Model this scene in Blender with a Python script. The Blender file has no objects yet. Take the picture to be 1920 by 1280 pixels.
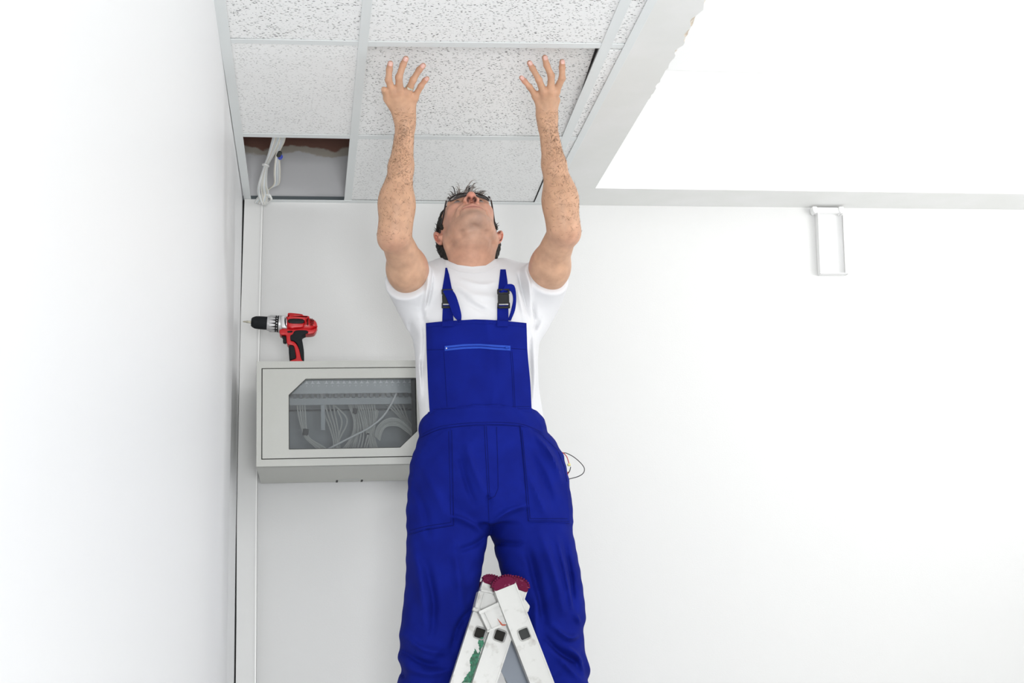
import bpy, bmesh, math, random
import numpy as np
from mathutils import Vector, Matrix
from mathutils.bvhtree import BVHTree
random.seed(7)
rng = np.random.RandomState(7)
SC = bpy.context.scene
COL = SC.collection
# ------------------------------------------------------------------ camera
FPX, PITCH, YAW, ROLL = 2503.95, 0.2296, 0.1558, -0.0411
CAM = np.array([0.0, 0.0, 1.25])
def cam_basis():
    cy, sy, cp, sp = math.cos(YAW), math.sin(YAW), math.cos(PITCH), math.sin(PITCH)
    f = np.array([sy*cp, cy*cp, sp]); rt = np.array([cy, -sy, 0.0]); up = np.cross(rt, f)
    return (math.cos(ROLL)*rt + math.sin(ROLL)*up, -math.sin(ROLL)*rt + math.cos(ROLL)*up, f)
CR, CU, CF = cam_basis()
cd = bpy.data.cameras.new('camera'); cam = bpy.data.objects.new('camera', cd); COL.objects.link(cam)
cd.sensor_width = 36.0; cd.lens = 36.0*FPX/1920.0; cd.clip_start = 0.05
cam.matrix_world = Matrix(((CR[0], CU[0], -CF[0], CAM[0]), (CR[1], CU[1], -CF[1], CAM[1]),
                           (CR[2], CU[2], -CF[2], CAM[2]), (0, 0, 0, 1)))
SC.camera = cam
# ------------------------------------------------------------------ world, lights, exposure
w = bpy.data.worlds.new('world'); SC.world = w; w.use_nodes = True
w.node_tree.nodes['Background'].inputs[0].default_value = (0.93, 0.96, 1.0, 1)
w.node_tree.nodes['Background'].inputs[1].default_value = 0.38
def area(name, loc, target, size, power, col=(1, 1, 1), sy=None):
    l = bpy.data.lights.new(name, 'AREA'); l.energy = power; l.color = col; l.size = size
    l.shape = 'RECTANGLE'; l.size_y = sy or size
    o = bpy.data.objects.new(name, l); COL.objects.link(o); o.location = loc
    o.rotation_euler = (Vector(target)-Vector(loc)).to_track_quat('-Z', 'Y').to_euler()
    return o
area('side_light', (3.3, -0.5, 2.0), (0.5, 3.7, 1.8), 1.3, 20, (1.0, 0.985, 0.96))  # soft area light placed out of view at the front right
area('bounce_light', (3.0, 2.5, 2.25), (1.7, 3.0, 3.1), .9, 19, (1, 1, 1))
area('front_light', (0.25, -1.6, 1.05), (0.15, 3.8, 2.2), 0.9, 74, (0.97, 0.985, 1.0))
SC.view_settings.view_transform = 'Standard'; SC.view_settings.look = 'None'
SC.view_settings.gamma = 1.0; SC.view_settings.use_curve_mapping = False
SC.view_settings.exposure = 0.38
# ------------------------------------------------------------------ geometry of the place
H = 1.25+1.4582          # height of the suspended ceiling
YW = 4.1776              # back wall
XL = -0.2051             # left wall
def ray(px, py): return CR*(px-960)/FPX - CU*(py-640)/FPX + CF
def at(px, py, Y):
    d = ray(px, py); return CAM + d*(Y/d[1])
def atz(px, py, z):
    d = ray(px, py); return CAM + d*((z-CAM[2])/d[2])
def proj(p):
    d = np.asarray(p)-CAM; k = d@CF
    return 960+FPX*(d@CR)/k, 640-FPX*(d@CU)/k
# ------------------------------------------------------------------ object helpers
def tag(o, label=None, cat=None, group=None, kind=None):
    for k, v in (('label', label), ('category', cat), ('group', group), ('kind', kind)):
        if v: o[k] = v
    return o
def empty(name, loc=(0, 0, 0)):
    o = bpy.data.objects.new(name, None); COL.objects.link(o); o.location = loc; o.empty_display_size = .05
    return o
def mesh_obj(name, V, F, m, parent=None, smooth=False, shell=None):
    me = bpy.data.meshes.new(name)
    V = np.asarray(V, float)
    me.from_pydata([tuple(v) for v in V], [], [tuple(int(i) for i in f) for f in F]); me.update()
    if smooth: me.polygons.foreach_set('use_smooth', [True]*len(me.polygons))
    if m: me.materials.append(m)
    o = bpy.data.objects.new(name, me); COL.objects.link(o)
    if parent:
        o.parent = parent
        o.matrix_parent_inverse = Matrix.Translation(-Vector(parent.location)) if parent.parent is None else Matrix.Identity(4)
        if parent.parent is not None: o.matrix_parent_inverse = Matrix.Translation(-Vector(parent.parent.location)) @ Matrix.Identity(4) if False else Matrix.Identity(4)
    return o
def recentre(o):
    'put an object origin at the middle of its own mesh bottom'
    return o
class MB:
    def __init__(s): s.v = []; s.f = []
    def add(s, V, F):
        n = len(s.v); s.v += [tuple(map(float, v)) for v in V]; s.f += [tuple(i+n for i in f) for f in F]; return s
    def box(s, x0, x1, y0, y1, z0, z1):
        return s.hexa([(x0, y0, z0), (x1, y0, z0), (x1, y1, z0), (x0, y1, z0)], [(x0, y0, z1), (x1, y0, z1), (x1, y1, z1), (x0, y1, z1)])
    def hexa(s, B, T):
        return s.add(list(B)+list(T), [(3, 2, 1, 0), (4, 5, 6, 7), (0, 1, 5, 4), (1, 2, 6, 5), (2, 3, 7, 6), (3, 0, 4, 7)])
    def slabz(s, P, t):       # polygon (list of 3-D points) extruded up by t
        n = len(P); P = [np.array(p, float) for p in P]
        return s.add(P+[p+np.array([0, 0, t]) for p in P],
                     [tuple(range(n))[::-1], tuple(range(n, 2*n))]+[(i, (i+1) % n, n+(i+1) % n, n+i) for i in range(n)])
    def extr(s, P, d):        # polygon extruded by vector d
        n = len(P); P = [np.array(p, float) for p in P]; d = np.array(d, float)
        return s.add(P+[p+d for p in P], [tuple(range(n))[::-1], tuple(range(n, 2*n))]+[(i, (i+1) % n, n+(i+1) % n, n+i) for i in range(n)])
    def tube(s, P, r, n=8, cap=True):
        P = np.array(P, float); m = len(P); R_ = np.broadcast_to(np.asarray(r, float), (m,))
        T = np.gradient(P, axis=0); T /= np.linalg.norm(T, axis=1)[:, None]+1e-12
        a = np.array([0, 0, 1.0]) if abs(T[0][2]) < .9 else np.array([1.0, 0, 0])
        u = np.cross(T[0], a); u /= np.linalg.norm(u); V = []
        for i in range(m):
            u = u-T[i]*(u@T[i]); u /= np.linalg.norm(u)+1e-12; v = np.cross(T[i], u)
            for k in range(n):
                th = 2*math.pi*k/n; V.append(P[i]+R_[i]*(math.cos(th)*u+math.sin(th)*v))
        F = [(i*n+k, i*n+(k+1) % n, (i+1)*n+(k+1) % n, (i+1)*n+k) for i in range(m-1) for k in range(n)]
        if cap: F += [tuple(range(n))[::-1], tuple(range((m-1)*n, m*n))]
        return s.add(V, F)
    def lathe(s, prof, c, ax, n=28, cap=True):   # prof: (distance along axis, radius)
        ax = np.array(ax, float); ax /= np.linalg.norm(ax); c = np.array(c, float)
        a = np.array([0, 0, 1.0]) if abs(ax[2]) < .9 else np.array([1.0, 0, 0])
        u = np.cross(ax, a); u /= np.linalg.norm(u); v = np.cross(ax, u); V = []
        for d, r in prof:
            for k in range(n):
                th = 2*math.pi*k/n; V.append(c+ax*d+r*(math.cos(th)*u+math.sin(th)*v))
        m = len(prof)
        F = [(i*n+k, i*n+(k+1) % n, (i+1)*n+(k+1) % n, (i+1)*n+k) for i in range(m-1) for k in range(n)]
        if cap: F += [tuple(range(n))[::-1], tuple(range((m-1)*n, m*n))]
        return s.add(V, F)
    def build(s, name, m, parent=None, smooth=False, bevel=0, seg=2, tri=False):
        o = mesh_obj(name, s.v, s.f, m, parent, smooth)
        bm = bmesh.new(); bm.from_mesh(o.data); bmesh.ops.recalc_face_normals(bm, faces=bm.faces)
        if tri: bmesh.ops.triangulate(bm, faces=[f for f in bm.faces if len(f.verts) > 6], ngon_method='EAR_CLIP')
        if bevel: 
            bmesh.ops.bevel(bm, geom=[e for e in bm.edges if e.is_manifold and e.calc_face_angle(0) > .5], offset=bevel, segments=seg, affect='EDGES', clamp_overlap=True)
            for f in bm.faces: f.smooth = smooth
        if smooth:
            for e in bm.edges:
                if len(e.link_faces) == 2 and e.calc_face_angle(0) > .75: e.smooth = False
        bm.to_mesh(o.data); bm.free()
        return o
def spline(P, n=12):
    P = np.array(P, float); Q = np.vstack([2*P[0]-P[1], P, 2*P[-1]-P[-2]]); out = []
    for i in range(1, len(Q)-2):
        for t in np.linspace(0, 1, n, endpoint=False):
            a, b, c, d = Q[i-1], Q[i], Q[i+1], Q[i+2]
            out.append(.5*((2*b)+(-a+c)*t+(2*a-5*b+4*c-d)*t*t+(-a+3*b-3*c+d)*t**3))
    out.append(P[-1]); return np.array(out)
# ------------------------------------------------------------------ materials
def mat(name, col, rough=.6, metal=0, spec=.5, noise=None, bump=None, coat=0, sheen=0):
    m = bpy.data.materials.new(name); m.use_nodes = True; nt = m.node_tree; b = nt.nodes['Principled BSDF']
    b.inputs['Base Color'].default_value = (*col, 1); b.inputs['Roughness'].default_value = rough
    b.inputs['Metallic'].default_value = metal; b.inputs['Specular IOR Level'].default_value = spec
    b.inputs['Coat Weight'].default_value = coat
    if sheen: b.inputs['Sheen Weight'].default_value = sheen
    N = nt.nodes.new; L = nt.links.new
    if noise or bump:
        tc = N('ShaderNodeTexCoord')
    if noise:
        sc, col2, lo, hi = noise
        n = N('ShaderNodeTexNoise'); n.inputs['Scale'].default_value = sc; n.inputs['Detail'].default_value = 5
        L(tc.outputs['Object'], n.inputs['Vector'])
        r = N('ShaderNodeMapRange'); r.inputs['From Min'].default_value = lo; r.inputs['From Max'].default_value = hi
        L(n.outputs['Fac'], r.inputs['Value'])
        mx = N('ShaderNodeMix'); mx.data_type = 'RGBA'; mx.inputs[6].default_value = (*col, 1); mx.inputs[7].default_value = (*col2, 1)
        L(r.outputs[0], mx.inputs[0]); L(mx.outputs[2], b.inputs['Base Color'])
    if bump:
        sc, st = bump
        n = N('ShaderNodeTexNoise'); n.inputs['Scale'].default_value = sc; n.inputs['Detail'].default_value = 3
        L(tc.outputs['Object'], n.inputs['Vector'])
        bp = N('ShaderNodeBump'); bp.inputs['Strength'].default_value = st; bp.inputs['Distance'].default_value = .002
        L(n.outputs['Fac'], bp.inputs['Height']); L(bp.outputs[0], b.inputs['Normal'])
    return m
def tile_mat(name, strength, scale, base=(.92, .925, .92)):
    m = mat(name, base, .9, spec=.15); nt = m.node_tree; N = nt.nodes.new; L = nt.links.new
    b = nt.nodes['Principled BSDF']; tc = N('ShaderNodeTexCoord'); acc = None
    wn = N('ShaderNodeTexNoise'); wn.inputs['Scale'].default_value = 60; L(tc.outputs['Object'], wn.inputs['Vector'])
    wv = N('ShaderNodeVectorMath'); wv.operation = 'MULTIPLY_ADD'; wv.inputs[1].default_value = (.009, .009, 0)
    L(wn.outputs['Color'], wv.inputs[0]); L(tc.outputs['Object'], wv.inputs[2])
    for i, (ang, st, sc, th) in enumerate(((.15, 2.3, 1.0, .34), (1.15, 2.1, .93, .30), (2.2, 2.2, .9, .32), (.6, 1.0, 1.2, .26))):
        mp = N('ShaderNodeMapping'); mp.inputs['Rotation'].default_value = (0, 0, ang); mp.inputs['Scale'].default_value = (1, st, 1)
        mp.inputs['Location'].default_value = (i*3.1, i*1.7, 0)
        L(wv.outputs[0], mp.inputs['Vector'])
        v = N('ShaderNodeTexVoronoi'); v.voronoi_dimensions = '2D'; v.inputs['Scale'].default_value = scale*sc
        L(mp.outputs[0], v.inputs['Vector'])
        sp = N('ShaderNodeSeparateColor'); L(v.outputs['Color'], sp.inputs[0])
        t = N('ShaderNodeMapRange'); t.inputs['From Min'].default_value = .45; t.inputs['To Min'].default_value = -.1; t.inputs['To Max'].default_value = th; t.clamp = False; L(sp.outputs[0], t.inputs['Value'])
        d = N('ShaderNodeMath'); d.operation = 'SUBTRACT'; L(t.outputs[0], d.inputs[0]); L(v.outputs['Distance'], d.inputs[1])
        r = N('ShaderNodeMapRange'); r.inputs['From Min'].default_value = -.01; r.inputs['From Max'].default_value = .035; L(d.outputs[0], r.inputs['Value'])
        q = N('ShaderNodeMath'); q.operation = 'MULTIPLY'; L(r.outputs[0], q.inputs[0]); L(sp.outputs[1], q.inputs[1])
        if acc is None: acc = q
        else:
            a = N('ShaderNodeMath'); a.operation = 'MAXIMUM'; L(acc.outputs[0], a.inputs[0]); L(q.outputs[0], a.inputs[1]); acc = a
    s = N('ShaderNodeMath'); s.operation = 'MULTIPLY'; s.inputs[1].default_value = strength; L(acc.outputs[0], s.inputs[0])
    mx = N('ShaderNodeMix'); mx.data_type = 'RGBA'; mx.inputs[6].default_value = (*base, 1); mx.inputs[7].default_value = (.10, .10, .10, 1)
    L(s.outputs[0], mx.inputs[0]); L(mx.outputs[2], b.inputs['Base Color'])
    bp = N('ShaderNodeBump'); bp.invert = True; bp.inputs['Strength'].default_value = .4; bp.inputs['Distance'].default_value = .001
    L(acc.outputs[0], bp.inputs['Height']); L(bp.outputs[0], b.inputs['Normal'])
    return m
M = {}
M['wall'] = mat('white_wall_paint', (.735, .735, .725), .7, spec=.3, bump=(220, .12))
M['wall_left'] = mat('white_wall_panel', (.86, .865, .87), .42, spec=.4)
M['ceil'] = mat('upper_ceiling_white', (.93, .93, .93), .8, spec=.2)
M['soffit'] = mat('soffit_plaster', (.80, .805, .785), .8, spec=.2, noise=(9, (.83, .83, .82), .4, .7))
M['plaster_raw'] = mat('raw_plaster', (.50, .42, .33), .9, noise=(60, (.62, .58, .52), .4, .6))
M['floor'] = mat('pale_floor', (.72, .72, .70), .5, noise=(4, (.66, .66, .65), .4, .6))
M['grid'] = mat('grid_steel_white', (.77, .80, .80), .45, spec=.4)
M['tile_big'] = tile_mat('fissured_tile', 1.0, 94)
M['tile_fine'] = tile_mat('fine_fissured_tile', .55, 100)
M['trunk'] = mat('trunking_white', (.75, .75, .735), .5, spec=.3)
M['trunk_edge'] = mat('trunking_edge_white', (.90, .90, .88), .4)
M['gap'] = mat('dark_joint', (.02, .02, .02), .9)
M['cab'] = mat('light_grey_powder_coat', (.53, .535, .50), .5, spec=.4, bump=(900, .25))
M['cab_in'] = mat('cabinet_inside_grey', (.46, .48, .485), .6)
M['seal'] = mat('dark_seal', (.035, .035, .03), .7)
M['jack'] = mat('jack_dark_grey', (.16, .17, .18), .5)
M['cable'] = mat('grey_cable', (.66, .67, .66), .5)
M['cable_w'] = mat('white_cable', (.86, .86, .84), .45)
M['cable_b'] = mat('bluish_grey_cable', (.62, .68, .72), .5)
M['cable_y'] = mat('cream_cable', (.70, .67, .58), .5)
M['cable_in'] = mat('cabinet_cable', (.66, .655, .61), .5)
M['black'] = mat('black_plastic', (.008, .008, .009), .5, spec=.25)
M['rubber'] = mat('black_rubber', (.010, .012, .014), .7, spec=.25, bump=(700, .2))
M['tape_blue'] = mat('blue_tape', (.05, .08, .45), .5)
M['red'] = mat('red_plastic', (.56, .006, .010), .32, spec=.5)
M['silver'] = mat('silver_plastic', (.62, .62, .62), .35, metal=.35)
M['chrome'] = mat('steel_bit', (.55, .52, .42), .3, metal=1)
M['white'] = mat('white_print', (.85, .85, .85), .6)
M['shirt'] = mat('white_cotton', (.70, .70, .715), .9, spec=.15, sheen=.2, bump=(1500, .15))
M['blue'] = mat('blue_workwear', (.003, .009, .165), .85, spec=.12, noise=(14, (.004, .012, .20), .35, .65), bump=(1400, .2))
M['blue_dark'] = mat('blue_seam', (.0015, .005, .085), .85, spec=.15)
M['zip'] = mat('light_blue_zip', (.016, .062, .42), .6, spec=.2)
M['alu'] = mat('worn_aluminium', (.42, .42, .405), .42, metal=.3, noise=(38, (.30, .29, .27), .56, .70), bump=(90, .1))
M['alu_dk'] = mat('dull_aluminium', (.40, .41, .42), .5, metal=.5)
M['purple'] = mat('purple_plastic', (.11, .003, .030), .6, spec=.12, noise=(160, (.30, .10, .17), .60, .72), bump=(200, .4))
M['green'] = mat('green_paint', (.0, .075, .032), .5, noise=(150, (.005, .19, .09), .4, .62), bump=(150, .6))
M['orange'] = mat('orange_paint', (.42, .05, .01), .6)
M['hole'] = mat('dark_opening', (.018, .016, .012), .8)
M['hair'] = mat('dark_hair', (.010, .009, .008), .6, spec=.2, noise=(300, (.03, .026, .022), .4, .65), bump=(400, .8))
M['hairg'] = mat('greying_hair', (.16, .14, .125), .5, noise=(80, (.36, .33, .31), .4, .6))
M['frame'] = mat('dark_glasses_frame', (.022, .012, .012), .35)
M['eye'] = mat('eye_white', (.34, .27, .25), .3)
M['iris'] = mat('dark_iris', (.03, .02, .015), .2)
M['gold'] = mat('silver_ring', (.83, .78, .65), .2, metal=1)
M['nail'] = mat('finger_nail', (.68, .40, .34), .32)
M['yellow'] = mat('yellow_plastic', (.75, .70, .25), .5)
M['wire_black'] = mat('black_wire', (.015, .015, .015), .4)
M['wire_red'] = mat('red_wire', (.5, .02, .02), .4)
M['brace'] = mat('bluish_grey_plate', (.15, .17, .20), .45, metal=.3)
M['brk'] = mat('bracket_white', (.88, .88, .875), .5)
M['ahair'] = mat('brown_arm_hair', (.17, .10, .055), .6)
M['plug'] = mat('dark_grey_plug', (.03, .033, .031), .5, spec=.2)
M['shoe'] = mat('dark_shoe', (.03, .03, .032), .6)
def glass_mat(name, tint, refl):
    m = bpy.data.materials.new(name); m.use_nodes = True; nt = m.node_tree; nt.nodes.clear(); N = nt.nodes.new; L = nt.links.new
    o = N('ShaderNodeOutputMaterial'); t = N('ShaderNodeBsdfTransparent'); g = N('ShaderNodeBsdfGlossy'); mx = N('ShaderNodeMixShader')
    t.inputs[0].default_value = (*tint, 1); g.inputs['Roughness'].default_value = .12
    lw = N('ShaderNodeFresnel'); lw.inputs[0].default_value = 1.45
    a = N('ShaderNodeMath'); a.operation = 'ADD'; a.inputs[1].default_value = refl; L(lw.outputs[0], a.inputs[0])
    L(a.outputs[0], mx.inputs[0]); L(t.outputs[0], mx.inputs[1]); L(g.outputs[0], mx.inputs[2]); L(mx.outputs[0], o.inputs[0])
    return m
M['glass'] = glass_mat('smoked_door_glass', (.88, .90, .91), .07)
M['lens'] = glass_mat('spectacle_lens', (.93, .88, .86), .0)
# ceiling-void wall: grey plaster with torn upper edge over raw brown masonry (a real stain / torn edge)
def void_mat():
    m = mat('void_plaster', (.66, .66, .67), .9, spec=.1); nt = m.node_tree; N = nt.nodes.new; L = nt.links.new; b = nt.nodes['Principled BSDF']
    tc = N('ShaderNodeTexCoord'); sx = N('ShaderNodeSeparateXYZ'); L(tc.outputs['Object'], sx.inputs[0])
    n = N('ShaderNodeTexNoise'); n.inputs['Scale'].default_value = 11; n.inputs['Detail'].default_value = 4; L(tc.outputs['Object'], n.inputs['Vector'])
    a = N('ShaderNodeMath'); a.operation = 'MULTIPLY_ADD'; a.inputs[1].default_value = .09; L(n.outputs[0], a.inputs[0]); L(sx.outputs[2], a.inputs[2])
    cur = (.66, .66, .67)
    prev = None
    for z, c in ((H+.165, (.50, .46, .40)), (H+.19, (.26, .14, .11))):
        r = N('ShaderNodeMapRange'); r.inputs['From Min'].default_value = z+.04; r.inputs['From Max'].default_value = z+.047; L(a.outputs[0], r.inputs['Value'])
        mx = N('ShaderNodeMix'); mx.data_type = 'RGBA'; mx.inputs[6].default_value = (*cur, 1); mx.inputs[7].default_value = (*c, 1)
        if prev: L(prev.outputs[2], mx.inputs[6])
        L(r.outputs[0], mx.inputs[0]); prev = mx
    L(prev.outputs[2], b.inputs['Base Color']); return m
M['void'] = void_mat()
# ------------------------------------------------------------------ setting
def S(o): o['kind'] = 'structure'; return o
XR = 5.2; YN = -2.2; ZS = H+.42
S(MB().box(XL-.1, XR, YN, YW+.1, -.05, 0).build('floor', M['floor']))
S(MB().box(XL-.3, XR, YW, YW+.12, 0, H+.001).build('wall_back', M['wall']))
wb = bpy.data.objects['wall_back']
MB().box(XL-.3, XR, YW, YW+.12, H+.001, ZS).build('upper_plaster', M['void'], wb)
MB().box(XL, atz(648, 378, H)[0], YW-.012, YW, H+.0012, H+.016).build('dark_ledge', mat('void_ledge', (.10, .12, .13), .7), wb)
# left wall: thin laminate panel, slightly warped near the corner
def left_wall():
    ys = np.concatenate([np.linspace(YN, 2.6, 12), np.linspace(2.7, YW-.014, 70)]); zs = np.linspace(0, H, 60); V = []; F = []
    c_hi = atz(457.5, 376, H); 
    def base(y, z):   # corner line measured in the photograph leans a little
        return XL+.0+np.interp(z, [1.1, 1.6, 2.2, H], [-.016, -.014, -.006, .0])*max(0, (y-1.5)/2.6)
    for y in ys:
        for z in zs:
            fd = min(1, max(0, (2.62-z)/.18)); yc = 3.60+.10*math.sin((z-1.2)*1.9); yd = 3.92+.05*math.sin(z*2.6+1)
            x = base(y, z)+fd*(.011*math.exp(-((y-yc)/.085)**2)*(.6+.4*math.sin(z*2.1+.6))-.013*math.exp(-((y-yc-.16)/.06)**2)+.006*math.exp(-((y-yd)/.05)**2)*(.5+.5*math.sin(z*3.3)))
            V.append((x, y, z))
    n = len(zs); m_ = len(ys)
    F = [(i*n+j, (i+1)*n+j, (i+1)*n+j+1, i*n+j+1) for i in range(m_-1) for j in range(n-1)]
    k = len(V); V2 = [(XL-.12, y, z) for y in (YN, YW-.014) for z in (0, H)]
    V += V2
    F += [(0, n-1, k+1, k), ((m_-1)*n, k+2, k+3, m_*n-1), (k, k+1, k+3, k+2)]
    F += [tuple([i*n+n-1 for i in range(m_)]+[k+3, k+1]), tuple([i*n for i in range(m_)][::-1]+[k, k+2])]
    o = mesh_obj('wall_left', V, F, M['wall_left'], smooth=False)
    bm = bmesh.new(); bm.from_mesh(o.data); bmesh.ops.recalc_face_normals(bm, faces=bm.faces)
    for f in bm.faces: f.smooth = len(f.verts) == 4 and f.calc_area() < .2
    for e in bm.edges:
        if len(e.link_faces) == 2 and e.calc_face_angle(0) > .5: e.smooth = False
    bm.to_mesh(o.data); bm.free(); return S(o)
wl = left_wall()
MB().box(XL-.12, XL-.004, YN, YW+.05, H, ZS).build('upper_plaster', M['void'], wl)
# vertical trunking in the corner
def P2(px, py, Y): return at(px, py, Y)
def trunking():
    Yf = YW-.03; ysn = [(383, 458.5, 493.2), (480, 455, 490.4), (590, 451.5, 487.8), (700, 449.2, 485.5), (860, 446, 483), (980, 444, 481.6), (1160, 443.3, 480.8), (1290, 442, 480)]
    t = MB(); e = MB(); g = MB()
    rows = []
    for y, xl, xr in ysn: rows.append((at(xl, y, Yf), at(xr, y, Yf)))
    rows.append((np.array([rows[-1][0][0]-.005, Yf, 0]), np.array([rows[-1][1][0]-.003, Yf, 0])))
    rows[0][0][2] = rows[0][1][2] = H-.002
    for (a, b), (c, d) in zip(rows[:-1], rows[1:]):
        k = np.array([0, YW-Yf-.001, 0])
        t.hexa([c, d, d+k, c+k], [a, b, b+k, a+k])
        w_ = np.array([.004, 0, 0]); o_ = np.array([0, -.003, 0])
        e.hexa([d-w_+o_, d+o_, d+k, d-w_+k], [b-w_+o_, b+o_, b+k, b-w_+k])
        w2 = np.array([.006, 0, 0]); kk = np.array([0, .012, 0])
        g.hexa([c-w2+kk, c+kk, c+k, c-w2+k], [a-w2+kk, a+kk, a+k, a-w2+k])
    o = S(t.build('trim_1', M['trunk']))
    e.build('edge_strip', M['trunk_edge'], o); g.build('dark_joint', M['gap'], o)
trunking()
# suspended ceiling --------------------------------------------------------
S(MB().box(XL-.3, XR, YN, YW+.12, ZS, ZS+.1).build('ceiling', M['ceil']))
CE = bpy.data.objects['ceiling']
class Ln:   # a straight line on the ceiling plane, from two points measured in the photograph
    def __init__(s, a, b): s.a = atz(*a, H); s.b = atz(*b, H)
    def x(s, Y): return s.a[0]+(s.b[0]-s.a[0])*(Y-s.a[1])/(s.b[1]-s.a[1])
A0 = Ln((400.3, 0), (457.5, 375)); A1 = Ln((422.5, 0), (471, 375))
B0 = Ln((679.5, 0), (645, 378)); B1 = Ln((698.5, 0), (659, 378))
C0 = Ln((1163, 0), (1002, 380)); C1 = Ln((1185, 0), (1016.5, 380))
D0 = Ln((1213.7, 0), (1021, 378)); D1 = Ln((1232.5, 0), (1029, 383))
E0 = Ln((1232, 160), (1119, 348))
YC = YW; YNEAR = .55
def strip(name, l0, l1, y0, y1, z0, t, m, parent, web=0):
    b = MB(); b.slabz([(l0.x(y0), y0, z0), (l1.x(y0), y0, z0), (l1.x(y1), y1, z0), (l0.x(y1), y1, z0)], t)
    if web:
        c0 = (l0.x(y0)+l1.x(y0))/2; c1 = (l0.x(y1)+l1.x(y1))/2
        b.slabz([(c0-.0015, y0, z0+t), (c0+.0015, y0, z0+t), (c1+.0015, y1, z0+t), (c1-.0015, y1, z0+t)], web)
    return b.build(name, m, parent, bevel=.0006, seg=1)
strip('wall_angle', A0, A1, YNEAR, YC, H-.001, .0022, M['grid'], CE)
strip('main_runner', B0, B1, YNEAR, YC-.02, H, .0022, M['grid'], CE, .032)
strip('main_runner', C0, C1, YNEAR, YC-.02, H, .0022, M['grid'], CE, .032)
strip('wall_angle', D0, D1, YNEAR, YC-.005, H-.0012, .0022, M['grid'], CE)
MB().box(A1.x(YC), D0.x(YC), YC-.022, YC, H-.0014, H+.0006).build('wall_angle', M['grid'], CE)
rowY = [YNEAR, 1.2, 1.8, 2.4]
tee = {}
def tee_strip(l, r, pl, pr):        # cross tee measured at its two ends: (px, top y, bottom y)
    a0 = atz(pl[0], pl[1], H); a1 = atz(pl[0], pl[2], H); b0 = atz(pr[0], pr[1], H); b1 = atz(pr[0], pr[2], H)
    ya0, ya1, yb0, yb1 = a0[1], a1[1], b0[1], b1[1]
    b = MB(); b.slabz([(l.x(ya0), ya0, H+.0004), (r.x(yb0), yb0, H+.0004), (r.x(yb1), yb1, H+.0004), (l.x(ya1), ya1, H+.0004)], .002)
    m0 = (ya0+ya1)/2; m1 = (yb0+yb1)/2
    b.slabz([(l.x(m0), m0-.0015, H+.0024), (r.x(m1), m1-.0015, H+.0024), (r.x(m1), m1+.0015, H+.0024), (l.x(m0), m0+.0015, H+.0024)], .03)
    b.build('cross_tee', M['grid'], CE, bevel=.0005, seg=1)
    return (ya0, ya1), (yb0, yb1)
tee_strip(A1, B0, (431, 73.3, 81.5), (673, 77.8, 86.5)); tee_strip(B1, C0, (693, 78.4, 87.6), (1128, 82.4, 91.2)); tee_strip(C1, D0, (1149, 82.8, 90.5), (1171, 83.2, 91))
tee_strip(A1, B0, (453, 250.5, 256.8), (656, 253.5, 260.5)); tee_strip(B1, C0, (673, 254, 261), (1055, 257.3, 264)); tee_strip(C1, D0, (1067, 257.5, 264), (1080, 257.8, 264))
YT1 = atz(682, 82, H)[1]; YT2 = atz(665, 257, H)[1]
for yy in rowY[1:]:
    for l, r in ((A1, B0), (B1, C0), (C1, D0)):
        b = MB(); b.slabz([(l.x(yy), yy-.012, H+.0004), (r.x(yy), yy-.012, H+.0004), (r.x(yy), yy+.012, H+.0004), (l.x(yy), yy+.012, H+.0004)], .002)
        b.build('cross_tee', M['grid'], CE)
def tile(l, r, y0, y1, m, dl=-.006, dr=.006, z=H+.0032):
    b = MB(); b.slabz([(l.x(y0)+dl, y0, z), (r.x(y0)+dr, y0, z), (r.x(y1)+dr, y1, z), (l.x(y1)+dl, y1, z)], .014)
    return b.build('ceiling_tile', m, CE, bevel=.0012, seg=1)
ys_ = [(YNEAR, rowY[1]-.004), (rowY[1]+.004, rowY[2]-.004), (rowY[2]+.004, rowY[3]-.004), (rowY[3]+.004, YT1-.004), (YT1+.004, YT2-.004), (YT2+.004, YW-.006)]
for i, (a, b_) in enumerate(ys_):
    if i != 5: tile(A1, B0, a, b_, M['tile_fine'] if i > 3 else M['tile_big'])
    if i == 5: tile(B1, C0, a, b_, M['tile_fine'], dr=-.003)
    elif i != 4: tile(B1, C0, a, b_, M['tile_big'])
    tile(C1, D0, a, b_, M['tile_big'] if i < 5 else M['tile_fine'], dr=.004)
# the tile the worker is lifting
def panel_z(Y): return H+.0035+.034*max(0, min(1, (YT2-Y)/(YT2-YT1)))**1.0
def lifted():
    y0, y1 = YT1+.006, YT2-.003
    def px_on(px, py):
        z = H
        for _ in range(6): p = atz(px, py, z); z = panel_z(p[1])
        return p
    a = px_on(1116, 92); b = px_on(1064, 250)
    fx = lambda Y: a[0]+(b[0]-a[0])*(Y-a[1])/(b[1]-a[1])
    L0 = B1.x(y0)-.008; L1 = B1.x(y1)-.008
    n = 2; m = MB()
    m.slabz([(L0, y0, panel_z(y0)), (fx(y0), y0, panel_z(y0)), (fx(y1), y1, panel_z(y1)), (L1, y1, panel_z(y1))], .014)
    o = m.build('ceiling_tile', M['tile_big'], None, bevel=.0012, seg=1)
    tag(o, 'white speckled ceiling tile tilted up out of the grid by both hands of the worker, black gap at its right', 'ceiling tile')
lifted()
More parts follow.
